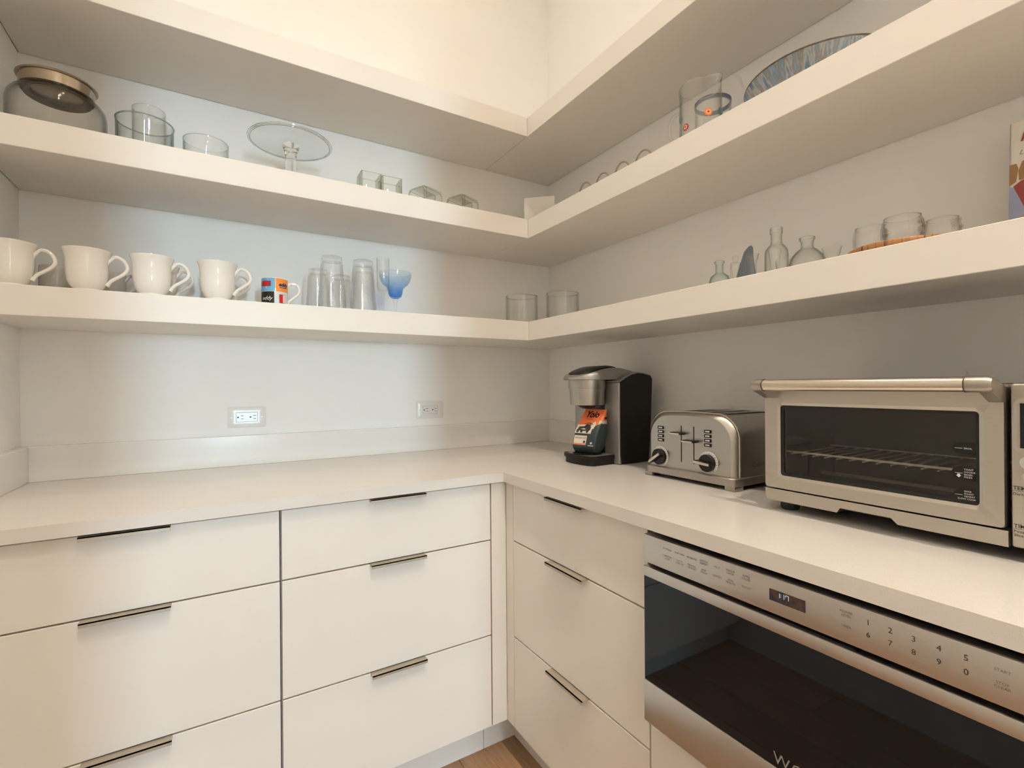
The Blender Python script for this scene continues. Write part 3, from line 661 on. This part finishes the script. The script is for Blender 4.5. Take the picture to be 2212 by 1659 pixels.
def onbag3(u, v): w, d, yo, xo = bag_sec(v); return (u+xo, yo-d-.0014, v)
def rows(u0, v0, u1, v1, n=8):
    v = []; f = []
    for i in range(n+1): y_ = v0+(v1-v0)*i/n; v += [(u0, y_), (u1, y_)]; f += [(2*i-2, 2*i-1, 2*i+1, 2*i)] if i else []
    return v, f
op = decal('orange_panel', rows(-.043, .098, .036, .150), onbag, 'bag_orange', bgo)
cp_ = decal('cream_panel', rows(-.044, .070, .022, .099), onbag, 'bag_cream', bgo)
decal('mountain', patch([(.008, .098), (.018, .108), (.024, .112), (.030, .100), (.026, .085), (.018, .09)]), onbag2, 'bag_cream', bgo)
for pts in ([(-.038, .080), (-.034, .092), (-.014, .094), (-.006, .102), (.012, .100), (.015, .090), (.015, .081), (-.01, .078)], [(-.018, .1025), (.0, .107), (.020, .101), (.019, .0995), (0, .104), (-.018, .101)]):
    decal('car_print', patch(pts), onbag2, 'bag_car', cp_)
for u in (-.034, -.018, .006): decal('wheel_print', patch([(u+.0055*math.cos(2*PI*k/10), .078+.0065*math.sin(2*PI*k/10)) for k in range(10)]), onbag3, 'bag_car', cp_)
lb = decal('paper_label', rows(-.042, .030, .010, .062), onbag, 'bag_cream', bgo)
decal('label_band', rows(-.042, .030, .010, .0355, 2), onbag2, 'bag_salmon', lb)
decal('lettering', text('BLEND', .0098, shear=.05), lambda a, b: onbag2(a-.024, b+.054), 'ink_grey', lb)
decal('lettering', text('DARK\nROAST', .0046), lambda a, b: onbag2(a+.0015, b+.054), 'ink_dark', lb)
decal('seal_mark', patch([(.002+.0045*math.cos(2*PI*k/14), .041+.0045*math.sin(2*PI*k/14)) for k in range(14)]), onbag2, 'print_navy', lb)
decal('lettering', text('Yolo', .029, shear=.22, bold=.0009), lambda a, b: onbag2(a*.95-.002, b+.1335), 'print_black', op)
decal('lettering', text('COFFEE CO', .0048, spacing=1.1), lambda a, b: onbag2(a-.006, b+.118), 'bag_car', op)
decal('bag_tie', rows(-.012, .119, .012, .126, 2), lambda u, v: (bag_sec(v)[0]+bag_sec(v)[3]+.0008, bag_sec(v)[2]+u*.6, v), 'print_black', bgo)
decal('white_mark', rows(.020, .028, .042, .0305, 2), onbag2, 'ink_white', bgo)
decal('white_ring', patch([(.031+.004*math.cos(2*PI*k/14), .038+.004*math.sin(2*PI*k/14)) for k in range(14)]), onbag2, 'print_pale', bgo)

# ------------------------------------------------------------------ lowest shelf, left wall
def handle_ear(x0, zt, zb, out, r, n=18, top=.012):
    """ear-shaped cup handle in the xz plane"""
    H = zt-zb
    P = [Vector((x0-.004, 0, zt-.010)), Vector((x0+.003, 0, zt)), Vector((x0+out*.38, 0, zt+top)), Vector((x0+out*.80, 0, zt+top*.35)), Vector((x0+out, 0, zt-H*.24)), Vector((x0+out*.86, 0, zt-H*.48)), Vector((x0+out*.50, 0, zt-H*.68)), Vector((x0+out*.14, 0, zt-H*.86)), Vector((x0-.004, 0, zb-.006))]
    out_ = []
    for i in range(len(P)-1):
        a, b, c, d = P[max(0, i-1)], P[i], P[i+1], P[min(len(P)-1, i+2)]
        for k in range(5):
            t = k/5; out_.append(tuple(.5*((2*b)+(c-a)*t+(2*a-5*b+4*c-d)*t*t+(-a+3*b-3*c+d)*t**3)))
    out_.append(tuple(P[-1])); return out_
def cup(label, loc, rz, group='white footed cups on the lowest shelf'):
    t = thing('footed_cup', label, 'cup', loc, rz, group)
    o_ = [(0, .003), (.027, .003), (.0315, .0), (.033, .003), (.0315, .008), (.030, .013), (.036, .020), (.0415, .032), (.0445, .048), (.0455, .064), (.0455, .080), (.0465, .094), (.049, .107), (.0525, .1165), (.0527, .1185)]
    i_ = [(.0505, .1185), (.0465, .107), (.0435, .094), (.0425, .064), (.0395, .036), (.033, .022), (0, .018)]
    MB().lathe(o_+i_, 48).build('bowl', 'ceramic_white', t, angle=50)
    MB().tube(handle_ear(.0455, .095, .032, .042, .0045), [.0062, .0055]+[.0046]*36+[.0055, .006, .006], 10).build('handle', 'ceramic_white', t)
    return t
c1 = cup('white footed cup nearest the left wall, cut off by the photo edge', (-1.872, -.262, T1), R(-4))
RZ = R(-4)
again(c1, 'second white footed cup from the left wall, front row', (-1.722, -.262, T1), RZ)
again(c1, 'third white footed cup from the left wall, front row', (-1.580, -.262, T1), R(-2))
again(c1, 'fourth front-row white footed cup, next to the colourful mug', (-1.420, -.272, T1), R(-8))
again(c1, 'white footed cup hidden behind the third cup, handle showing', (-1.573, -.150, T1), R(-8))
again(c1, 'white footed cup directly behind the fourth front-row cup', (-1.417, -.163, T1), R(-12))
again(c1, 'white footed cup at the wall, last of three behind the colourful mug side', (-1.425, -.055, T1), R(-2), scale=(.92, .92, .92))
def straight_mug(label, loc, rz, mat):
    t = thing('straight_mug', label, 'mug', loc, rz, 'grey mugs at the back of the lowest shelf')
    MB().lathe([(0, .002), (.036, .002), (.038, .004), (.0385, .088), (.0375, .0915), (.0365, .088), (.0355, .010), (0, .008)], 40).build('bowl', mat, t, angle=50)
    MB().tube(handle_ear(.038, .075, .022, .032, .005), .0048, 8).build('handle', mat, t); return t
g1 = straight_mug('grey straight mug in the shade behind the first two white cups', (-1.812, -.125, T1), R(-4), 'porcelain_grey')
again(g1, 'grey straight mug behind the second and third white cups', (-1.697, -.105, T1), R(-10))

# colourful printed mug
pm = thing('printed_mug', 'mug printed in blue, orange and black blocks beside the clear tumblers', 'mug', (-1.262, -.235, T1), R(-3))
MR = .0385
MB().lathe([(0, .002), (.034, .002), (MR, .006), (MR, .092), (MR-.001, .095), (MR-.003, .092), (MR-.003, .010), (0, .008)], 48).build('bowl', 'ceramic_white', pm, angle=50)
def oncyl(e): return lambda u, v: ((MR+e)*math.sin(u/MR), -(MR+e)*math.cos(u/MR), v)
U = MR*PI/2*.97
for (u0, v0, u1, v1, mat) in ((-U, .0505, -.0, .0925, 'print_blue'), (.001, .0505, U, .0925, 'print_orange'), (-U, .005, -.003, .0495, 'print_black'), (.001, .005, U, .0495, 'print_pale')):
    b_ = decal('printed_block', gridpatch(u0, v0, u1, v1, 12), oncyl(.0004), mat, pm)
    if mat == 'print_blue':
        decal('print_mark', gridpatch(-.046, .066, -.013, .083, 8), oncyl(.0007), 'print_navy', b_); decal('print_mark', gridpatch(-.045, .0672, -.0145, .0820, 8), oncyl(.0010), 'print_red', b_)
        decal('print_mark', gridpatch(-.0285, .059, -.0265, .066, 2), oncyl(.0008), 'ceramic_white', b_)
    if mat == 'print_orange':
        tv, tf = text('eddy', .0165, shear=.2, bold=.0010); decal('lettering', (tv, tf), lambda a, b: oncyl(.0008)(a+.026, b+.073), 'print_navy', b_)
        decal('print_mark', gridpatch(.012, .0625, .038, .0645, 6), oncyl(.0008), 'print_navy', b_)
    if mat == 'print_black': decal('lettering', text('eddy', .017, shear=.35), lambda a, b: oncyl(.0008)(a-.026, b+.028), 'ceramic_white', b_)
    if mat == 'print_pale':
        decal('print_mark', gridpatch(.0115, .014, .037, .042, 6), oncyl(.0006), 'print_navy', b_); decal('print_mark', gridpatch(.0122, .0147, .023, .0413, 4), oncyl(.0009), 'print_red', b_); decal('print_mark', gridpatch(.023, .0147, .0363, .0413, 4), oncyl(.0009), 'print_pink', b_)
MB().tube(handle_ear(.038, .080, .018, .036, .005, top=.004), .0048, 10).build('handle', 'ceramic_white', pm)

# pebbled clear tumblers standing upside down
def tumbler(label, loc, h=.188, rt_=.0325, rb=.0445):
    t = thing('clear_tumbler', label, 'tumbler', loc, 0, 'pebbled clear tumblers standing upside down')
    n = 34; prof_o = [(rb-(rb-rt_)*(k/n), h*k/n) for k in range(n+1)]
    def fn(r, z, a):
        if z > h*.86 or z < h*.03: return r
        row = int(z/h*n); return r*(1+.026*math.sin(9*a+ (row % 2)*PI)*1.0)
    def fn2(r, z, a):
        row = round(z/h*n); return r if (row > n*.86 or row < 1) else r+.0016*math.cos(14*a+(row % 2)*PI)+.0006*math.cos(row*2.4+a*3)
    MB().lathe([(rb-.0025, .0)]+prof_o+[(rt_-.003, h+.001), (0, h-.001)], 84, fn=fn2).build('outer_wall', 'plastic_clear', t, angle=25)
    MB().lathe([(rb-.004, .0005)]+[(r-.004, z) for r, z in prof_o[:-3]]+[(0, h*.875)], 40).build('inner_wall', 'glass_fine', t, angle=60)
    return t
t1 = tumbler('taller front clear pebbled tumbler beside the printed mug', (-1.086, -.245, T1))
again(t1, 'front clear pebbled tumbler beside the blue margarita glass', (-.981, -.245, T1))
again(t1, 'clear pebbled tumbler at the back, left end of the group', (-1.112, -.130, T1), scale=(.93, .93, .88))
again(t1, 'clear pebbled tumbler at the back, between the two front ones, shorter', (-1.022, -.088, T1), scale=(.92, .92, .86))
again(t1, 'clear pebbled tumbler at the back, behind the right front one', (-.955, -.150, T1), scale=(.95, .95, 1.0))

# flute and margarita glass
fg = thing('champagne_flute', 'tall clear glass flute behind the blue margarita glass', 'glass', (-.872, -.115, T1))
MB().lathe([(0, 0), (.030, 0), (.030, .002), (.006, .006), (.0038, .015), (.0036, .10), (.008, .108), (.019, .117), (.0235, .135), (.0242, .241), (.0232, .241), (.0222, .135), (.017, .12), (0, .113)], 40).build('glass_body', 'glass_fine', fg, angle=60)
mg = thing('margarita_glass', 'blue margarita glass with clear stem beside the clear tumblers', 'glass', (-.863, -.238, T1))
MB().lathe([(0, .066), (.012, .067), (.021, .073), (.0255, .084), (.0275, .098), (.031, .106), (.044, .116), (.053, .130), (.0572, .146), (.058, .161), (.0568, .161), (.0555, .147), (.051, .132), (.042, .118), (.029, .108), (.0258, .099), (.024, .085), (.019, .075), (0, .0705)], 48).build('bowl', 'glass_blue', mg, angle=60)
MB().lathe([(0, .0), (.036, 0), (.036, .0015), (.012, .005), (.0052, .012), (.0042, .03), (.0055, .052), (.0105, .067), (0, .067)], 36).build('stem', 'glass_clear', mg, angle=60)

# two straight glass cylinders at the corner
def straight_glass(label, loc, r=.0675, h=.119):
    t = thing('glass_cylinder', label, 'glass', loc, 0, 'straight glass cylinders at the shelf corner')
    MB().lathe([(0, 0), (r-.004, 0), (r, .004), (r, h-.001), (r-.0025, h), (r-.005, h-.001), (r-.005, .012), (r-.012, .008), (0, .0075)], 56).build('glass_body', 'glass_clear', t, angle=50)
    MB().tube([((r-.0025)*math.cos(2*PI*k/64), (r-.0025)*math.sin(2*PI*k/64), h) for k in range(64)], .0022, 8, True).build('rim', 'glass_solid', t)
    return t
s1 = straight_glass('straight clear glass cylinder at the shelf corner, left of its twin', (-.322, -.250, T1))
again(s1, 'straight clear glass cylinder at the shelf corner, right of its twin', (-.193, -.364, T1), scale=(1, 1, 1.05))

def rim_ring(parent, r, z, t=.0012, mat='glass_solid', n=64): return MB().tube([(r*math.cos(2*PI*k/n), r*math.sin(2*PI*k/n), z) for k in range(n)], t, 8, True).build('rim', mat, parent)
# ------------------------------------------------------------------ middle shelf, left wall
jr = thing('glass_jar', 'large squat glass jar with a steel lid beside the left wall', 'jar', (-1.790, -.205, T2))
MB().lathe([(0, .001), (.096, .001), (.103, .008), (.104, .020), (.104, .094), (.101, .110), (.093, .123), (.080, .132), (.074, .137), (.072, .137), (.078, .129), (.090, .120), (.098, .108), (.101, .093), (.101, .012), (0, .006)], 64).build('glass_body', 'glass_smoke', jr, angle=60)
ld = MB().lathe([(0, .170), (.083, .170), (.0845, .168), (.083, .1655), (.079, .1645), (.078, .139), (.076, .138), (0, .1395)], 64).build('lid', 'steel_lid', jr)
MB().lathe([(.054, .1365), (.069, .1355), (.0705, .129), (.067, .128), (.056, .133)], 56).build('gasket', 'brown_gasket', ld)
b1 = thing('glass_bowl', 'straight-sided glass bowl with dark rim, right of the steel-lidded jar', 'bowl', (-1.598, -.215, T2))
MB().lathe([(0, .001), (.060, .001), (.066, .006), (.0685, .02), (.0688, .103), (.0705, .1055), (.0695, .108), (.067, .106), (.0655, .10), (.065, .02), (.06, .010), (0, .008)], 56).build('glass_body', 'glass_green', b1, angle=60)
rim_ring(b1, .0690, .1070, .0020, 'glass_rim_dark')
v1 = thing('glass_tumbler', 'tall clear straight glass standing behind the dark-rimmed bowl', 'glass', (-1.601, -.088, T2))
MB().lathe([(0, .001), (.040, .001), (.0435, .006), (.0435, .206), (.0425, .2075), (.0413, .206), (.0413, .012), (0, .010)], 48).build('glass_body', 'glass_clear', v1, angle=60)
b2 = thing('small_glass_bowl', 'small clear glass bowl between the dark-rimmed bowl and cake stand', 'bowl', (-1.448, -.21, T2))
MB().lathe([(0, .001), (.048, .001), (.056, .008), (.060, .022), (.0605, .091), (.0595, .0925), (.0585, .091), (.058, .024), (.053, .012), (0, .008)], 48).build('glass_body', 'glass_clear', b2, angle=60)
rim_ring(v1, .0424, .2068, .0011); rim_ring(b2, .0595, .0920, .0012); rim_ring(jr, .0735, .1368, .0018, 'glass_rim_dark')
cs = thing('cake_stand', 'clear glass cake stand on a single stem in the daylight', 'cake stand', (-1.207, -.203, T2))
MB().lathe([(0, .1505), (.118, .1505), (.126, .153), (.1265, .156), (.118, .154), (0, .154)], 72).build('plate', 'glass_fine', cs, angle=50)
rim_ring(cs, .1270, .1565, .0030, 'glass_solid', 96); rim_ring(cs, .1215, .1535, .0011, 'glass_rim_dark', 96)
MB().lathe([(0, 0), (.060, 0), (.060, .003), (.022, .010), (.0175, .022), (.0165, .050), (.0185, .066), (.020, .070), (.0185, .075), (.0165, .080), (.0175, .112), (.0195, .122), (.021, .126), (.024, .137), (.0265, .142), (.025, .1495), (0, .1495)], 40).build('stem', 'glass_solid', cs, angle=50)
def square_glass(label, loc, rz, w=.070, h=.077, th=.0055, mat='glass_thick'):
    t = thing('square_votive', label, 'candle holder', loc, rz, 'square glass candle holders on the middle shelf')
    sq = lambda s_, z: [(a, b, z) for a, b in rrect(s_, s_, .003, 2)]
    MB().loft([sq(w-.002, 0), sq(w, .002), sq(w, h), sq(w-2*th, h), sq(w-2*th, .014)], False).add(sq(w-2*th, .014), [tuple(range(12))]).add(sq(w-.002, 0), [tuple(range(12))]).build('glass_body', mat, t, angle=30)
    for sx in (-1, 1):
        for sy in (-1, 1): MB().tube([(sx*(w/2-.002), sy*(w/2-.002), .002), (sx*(w/2-.002), sy*(w/2-.002), h-.001)], .0019, 6).build('edge', 'glass_edge', t)
    q = w/2-.002; MB().tube([(q, q, h-.001), (-q, q, h-.001), (-q, -q, h-.001), (q, -q, h-.001)], .0011, 6, True).build('rim', 'glass_edge', t); q -= th; MB().tube([(q, q, .014), (-q, q, .014), (-q, -q, .014), (q, -q, .014)], .0009, 6, True).build('inner_floor', 'glass_edge', t)
    return t
q1 = square_glass('square glass candle holder nearest the cake stand', (-.9625, -.265, T2), 0)
again(q1, 'square glass candle holder, second from the cake stand', (-.888, -.262, T2), R(-2))
def lying_glass(label, loc, rz):
    t = thing('lying_votive', label, 'candle holder', loc, rz, 'thick glass candle holders on their sides')
    def rr(s_, r_, x): return [(x, a, b+.0385) for a, b in rrect(s_, s_, r_, 5)]
    m = MB().loft([rr(.060, .012, .036), rr(.074, .016, .030), rr(.0765, .017, -.034), rr(.073, .016, -.038), rr(.058, .012, -.038), rr(.054, .010, -.030), rr(.050, .010, .016)], False)
    m.add(rr(.050, .010, .016), [tuple(range(24))]).add(rr(.060, .012, .036), [tuple(range(24))])
    m.build('glass_body', 'glass_thick', t, angle=30)
    for s_, r_, x_ in ((.0765, .017, -.036), (.064, .014, -.0385), (.051, .010, .014), (.070, .016, .034)): MB().tube(rr(s_, r_, x_), .0013, 6, True).build('edge', 'glass_edge', t)
    for y_, z_ in ((-.036, .005), (-.036, .072), (.036, .072)): MB().tube([(-.034, y_, z_), (.030, y_, z_)], .0016, 6).build('edge', 'glass_edge', t)
    return t
l1 = lying_glass('thick glass candle holder lying on its side, left one of two', (-.744, -.246, T2), R(24)); l1.scale = (1.25, 1.2, .95)
again(l1, 'thick glass candle holder lying on its side, nearer the shelf corner', (-.588, -.243, T2), R(24))
wb = thing('paper_box', 'small open white cardboard box at the corner of the middle shelf', 'box', (-.232, -.255, T2), R(-42))
MB().box(-.066, .004, 0, .066, .0055, .150).build('raised_flap', 'box_white', wb)
m = MB(); m.box(-.066, -.085, 0, .066, .0035, .0012); m.box(-.066, -.085, 0, -.0648, .0035, .034); m.box(.0648, -.085, 0, .066, .0035, .034); m.box(-.066, -.085, 0, .066, -.0838, .012); m.build('tray', 'box_white', wb)
MB().box(-.056, -.075, .0015, .05, -.01, .022).build('dark_inside', 'slot_black', wb)  # black block filling the dark inside of the box

# ------------------------------------------------------------------ middle shelf, right wall
wr = thing('wire_rack', 'grey wire rack with a row of round arches on the middle shelf', 'rack', (-.28, -.66, T2), -PI/2)
def arches(y_):
    pts = []
    for k in range(4):
        cx_ = -.042+.0935*k-.0
        for j in range(13):
            a = PI-PI*j/12; pts.append((cx_+.0415*math.cos(a), y_, .004+.064*math.sin(a)))
    return pts
MB().tube(arches(0), .0027, 8).build('front_arches', 'wire_steel', wr)
MB().tube(arches(.13), .0027, 8).build('back_arches', 'wire_steel', wr)
for k in range(5): MB().tube([(-.0885+.0935*k, -.002, .0032), (-.0885+.0935*k, .132, .0032)], .0025, 6).build('cross_wire', 'wire_steel', wr)
pt = thing('glass_pitcher', 'clear glass pitcher dotted with coloured flower discs', 'pitcher', (-.235, -1.075, T2), R(-53))
PR = .058
def spout(r, z, a):
    d = abs((a-R(-42)+PI) % (2*PI)-PI); k = max(0, (z-.140)/.042); return r+.016*k*math.exp(-(d/.28)**2)-.004*k*math.exp(-((d-.6)/.3)**2)
MB().lathe([(0, .001), (PR-.004, .001), (PR, .006), (PR, .10), (PR-.001, .140), (PR, .165), (PR+.001, .183), (PR-.0015, .183), (PR-.0025, .165), (PR-.0035, .14), (PR-.0025, .012), (0, .010)], 60, fn=spout).build('glass_body', 'glass_clear', pt, angle=60)
MB().tube([(spout(PR-.001, .183, 2*PI*k/72)*math.cos(2*PI*k/72), spout(PR-.001, .183, 2*PI*k/72)*math.sin(2*PI*k/72), .183) for k in range(72)], .0013, 8, True).build('rim', 'glass_solid', pt)
MB().tube([(-PR+.003, -.008, .118), (-PR-.014, -.010, .112), (-PR-.026, -.012, .085), (-PR-.024, -.012, .05), (-PR-.010, -.010, .030), (-PR+.003, -.008, .028)], .0042, 10).build('handle', 'glass_clear', pt)
for az, z, r_, c1_, c2_ in ((20, .083, .0105, 'millefiori_orange', 'millefiori_cream'), (-42, .058, .0095, 'millefiori_red', 'millefiori_cream'), (62, .092, .010, 'millefiori_green', 'millefiori_grey'), (-66, .092, .010, 'millefiori_grey', 'millefiori_green'), (30, .035, .010, 'millefiori_red', 'millefiori_orange'), (150, .09, .01, 'millefiori_orange', 'millefiori_red')):
    def fl_(rr, e, n=24, az=az, z=z): return [((PR+e)*math.sin(R(az)+rr*(1+.10*math.cos(8*2*PI*k/n))*math.cos(2*PI*k/n)/PR), -(PR+e)*math.cos(R(az)+rr*math.cos(2*PI*k/n)/PR), z+rr*(1+.10*math.cos(8*2*PI*k/n))*math.sin(2*PI*k/n)) for k in range(n)]
    fo = MB().loft([fl_(r_, -.0005), fl_(r_, .0012)]).build('flower_disc', c1_, pt)
    MB().loft([fl_(r_*.58, .001), fl_(r_*.58, .0018)]).build('flower_ring', c2_, fo); MB().loft([fl_(r_*.32, .0015), fl_(r_*.32, .0022)]).build('flower_eye', c1_ if c1_ != 'millefiori_orange' else 'millefiori_red', fo)
gm = thing('glass_mug', 'clear glass mug with a blue rim behind the flowered pitcher', 'mug', (-.118, -1.030, T2), R(-53))
MB().lathe([(0, .001), (.048, .001), (.052, .006), (.052, .182), (.049, .182), (.049, .012), (0, .010)], 48).build('glass_body', 'glass_fine', gm, angle=60)
MB().lathe([(.0524, .186), (.0530, .198), (.0500, .199), (.0486, .186)], 48).build('rim_band', 'glass_blue_rim', gm, angle=60)
MB().tube([(.049, 0, .168), (.070, 0, .166), (.086, 0, .140), (.082, 0, .09), (.05, 0, .06)], .0042, 10).build('handle', 'glass_clear', gm)
bb = thing('blue_bowl', 'wide shallow glazed bowl streaked in blue with a brown rim', 'bowl', (-.178, -1.362, T2))
MB().lathe([(0, .002), (.070, .0), (.085, .002), (.112, .010), (.136, .026), (.151, .046), (.1595, .0625), (.155, .0625), (.146, .046), (.131, .030), (.105, .016), (0, .010)], 72).build('bowl_body', 'blue_glaze', bb, angle=60)
MB().lathe([(.1578, .0605), (.1605, .0640), (.1600, .0662), (.1575, .0665), (.1555, .0635)], 72).build('rim', 'brown_glaze', bb, angle=60)

# ------------------------------------------------------------------ lowest shelf, right wall
def bottle(name, label, loc, prof, mat, cat='bottle', th=.0018, group='small glass bottles and vases on the lowest right shelf', n=40):
    t = thing(name, label, cat, loc, 0, group)
    inner = [(max(r-th, .001), z) for r, z in reversed(prof) if z > .006]
    MB().lathe([(0, prof[0][1])]+prof+inner+[(0, .006)], n).build('glass_body', mat, t, angle=60); return t
bottle('round_bottle', 'small aqua round glass bottle, leftmost on the lowest right shelf', (-.225, -1.125, T1), [(.018, 0), (.024, .004), (.0275, .018), (.0275, .030), (.024, .043), (.014, .051), (.0105, .055), (.0105, .078), (.0135, .081), (.0140, .0845), (.0120, .0865)], 'glass_aqua')
ap = bottle('stoppered_jar', 'tiny clear stoppered jar between aqua bottle and slate cone', (-.115, -1.100, T1), [(.012, 0), (.0145, .004), (.0145, .088), (.0125, .098), (.0135, .101)], 'glass_fine', 'jar')
MB().lathe([(0, .101), (.008, .102), (.005, .106), (.0085, .114), (.006, .121), (0, .123)], 24).build('stopper', 'glass_fine', ap, angle=60)
sc_ = thing('slate_cone', 'blue grey streaked cone-shaped ornament among the small bottles', 'ornament', (-.195, -1.186, T1), R(20))
secs = []
for z, w, d, o in ((0, .032, .020, 0), (.03, .0285, .019, .001), (.06, .0225, .016, .003), (.085, .0165, .013, .005), (.102, .013, .010, .007), (.112, .008, .006, .010), (.117, .003, .003, .011)):
    secs.append([(w*math.cos(2*PI*k/20)*.35+d*.2*math.cos(2*PI*k/20), -o*1.0+w*math.sin(2*PI*k/20)*(1 if math.sin(2*PI*k/20) > 0 else .8), z) for k in range(20)])
MB().loft(secs).build('cone_body', 'ribbed_slate', sc_, angle=60)
bottle('bud_vase', 'slim flared clear bud vase in front of the slate cone', (-.262, -1.246, T1), [(.010, 0), (.012, .003), (.0095, .02), (.0085, .04), (.0095, .050), (.0125, .060), (.0150, .070), (.0153, .0725)], 'glass_clear', 'vase', .0012)
bottle('tall_bottle', 'tall clear bottle with ringed neck in the middle of the small bottles', (-.225, -1.286, T1), [(.022, 0), (.0262, .003), (.0268, .010), (.0268, .066), (.0255, .078), (.020, .0865), (.0145, .092), (.0130, .098), (.0130, .119), (.0146, .1195), (.0146, .132), (.0138, .134)], 'glass_green')
bottle('onion_bottle', 'round clear onion-shaped bottle right of the tall bottle', (-.225, -1.360, T1), [(.028, 0), (.034, .003), (.039, .016), (.0385, .030), (.033, .046), (.022, .059), (.0150, .064), (.0132, .070), (.0138, .080), (.0168, .086), (.0170, .090), (.0150, .091)], 'glass_green')
bottle('glass_dish', 'little clear dish in front of the tall bottle', (-.300, -1.345, T1), [(.010, 0), (.0125, .002), (.0150, .014), (.0158, .029), (.0158, .031)], 'glass_fine', 'dish', .0010)
bottle('tiny_glass', 'tiny clear glass behind the tall bottle, by the wall', (-.105, -1.212, T1), [(.011, 0), (.013, .004), (.014, .09), (.0165, .110), (.0168, .1155)], 'glass_fine', 'glass', .0010)
bottle('flared_dish', 'clear flared glass dish behind the onion-shaped bottle', (-.115, -1.362, T1), [(.012, 0), (.014, .003), (.012, .03), (.0135, .055), (.0185, .068), (.0205, .078), (.0225, .082)], 'glass_fine', 'dish', .0010)
sb = thing('serving_board', 'round striped wooden serving board under three glass candle cups', 'board', (-.222, -1.545, T1))
MB().lathe([(0, 0), (.084, 0), (.091, .004), (.094, .010), (.094, .0185), (.0915, .0215), (0, .0215)], 64).build('board_disc', 'board_wood', sb, angle=40)
TB = T1+.0218
def candle_cup(label, loc, s=1.0, az=0):
    t = thing('candle_cup', label, 'candle holder', loc, az, 'glass candle cups on the wooden board')
    MB().lathe([(0, .001), (.024*s, .001), (.030*s, .006), (.0345*s, .020), (.0355*s, .036), (.033*s, .052), (.0300*s, .062), (.0290*s, .0625), (.030*s, .05), (.0325*s, .036), (.031*s, .020), (.024*s, .010), (0, .008)], 44).build('glass_body', 'glass_clear', t, angle=60)
    MB().tube([(.0295*s*math.cos(2*PI*k/48), .0295*s*math.sin(2*PI*k/48), .0625) for k in range(48)], .0010, 8, True).build('rim', 'glass_solid', t)
    # crust of glass crystals on one side
    m = MB(); rnd = random.Random(int(loc[1]*1000))
    for k in range(46):
        a = R(rnd.uniform(-38, 38)); z = rnd.uniform(.006, .056); rr = .0345*s*(1-.12*abs(z-.034)/.03); q = rnd.uniform(.0028, .0055)
        c_ = Vector((rr*math.cos(a), rr*math.sin(a), z)); d6 = [Vector(v)*q for v in ((1, 0, 0), (-.6, 0, 0), (0, 1, .2), (0, -1, -.2), (.1, 0, 1), (0, .1, -1))]
        m.add([tuple(c_+d) for d in d6], [(0, 2, 4), (2, 1, 4), (1, 3, 4), (3, 0, 4), (2, 0, 5), (1, 2, 5), (3, 1, 5), (0, 3, 5)])
    m.build('crystal_crust', 'glass_pink', t, angle=10)['kind'] = 'stuff'; t.scale.z = .88; return t
candle_cup('left glass candle cup on the wooden board, lowest of three', (-.225, -1.489, TB), .86, R(-62))
candle_cup('largest glass candle cup in the middle of the wooden board', (-.243, -1.553, TB), 1.0, R(-75))
candle_cup('rear glass candle cup on the wooden board, nearest the cookbook', (-.158, -1.590, TB), .84, R(-95))
# cookbook leaning on the wall
bk = thing('cookbook', 'upright cookbook with red title letter and people on the cover', 'book', (-.098, -1.672, T1), -PI/2)
SL = .18
def lean(u, y_, z): return (u, y_+SL*z*.35, z)
BH, BWD, BT = .252, .205, .022
def lbox(m, x0, y0, z0, x1, y1, z1):
    t = MB().box(x0, y0, z0, x1, y1, z1); return m.add([lean(*p) for p in t.v], t.f)
m = MB(); lbox(m, 0, 0, .001, BWD, .0025, BH); lbox(m, 0, BT-.0025, .001, BWD, BT, BH); lbox(m, 0, 0, .001, .0025, BT, BH); cv = m.build('cover', 'book_cover', bk)
m = MB(); lbox(m, .0026, .0026, .004, BWD-.004, BT-.0026, BH-.004); m.build('pages', 'book_pages', bk)
onb = lambda e: (lambda u, v: lean(u, -e, v))
decal('lettering', text('P', .034, shear=.25, align='LEFT'), lambda a, b: onb(.0005)(a+.013, b+.222), 'photo_red', cv)
decal('lettering', text('Lizi', .013, shear=.35, align='LEFT'), lambda a, b: onb(.0005)(a+.013, b+.190), 'ink_grey', cv)
ph = decal('cover_photo', patch([(.0005, .002), (.2, .002), (.2, .170), (.0005, .170)]), onb(.0004), 'book_cover', cv)
for pts, mat in (([(.0005, .002), (.024, .002), (.026, .08), (.014, .118), (.0005, .128)], 'photo_blue'), ([(.006, .126), (.018, .135), (.05, .135), (.06, .09), (.034, .07), (.022, .08)], 'photo_red'),
                 ([(.0005, .128), (.010, .134), (.013, .160), (.010, .170), (.0005, .170)], 'photo_hair'), ([(.0005, .128), (.009, .134), (.010, .150), (.0005, .150)], 'photo_skin'),
                 ([(.014, .136), (.034, .136), (.038, .165), (.030, .176), (.018, .172), (.013, .155)], 'photo_hair'), ([(.019, .140), (.030, .140), (.033, .158), (.026, .167), (.018, .160)], 'photo_skin'),
                 ([(.0005, .036), (.014, .042), (.034, .068), (.030, .076), (.010, .056), (.0005, .050)], 'photo_skin'), ([(.017, .002), (.05, .002), (.05, .06), (.03, .05), (.019, .03)], 'photo_orange')):
    decal('photo_shape', patch(pts), onb(.0006+.0001*len(pts)), mat, ph)
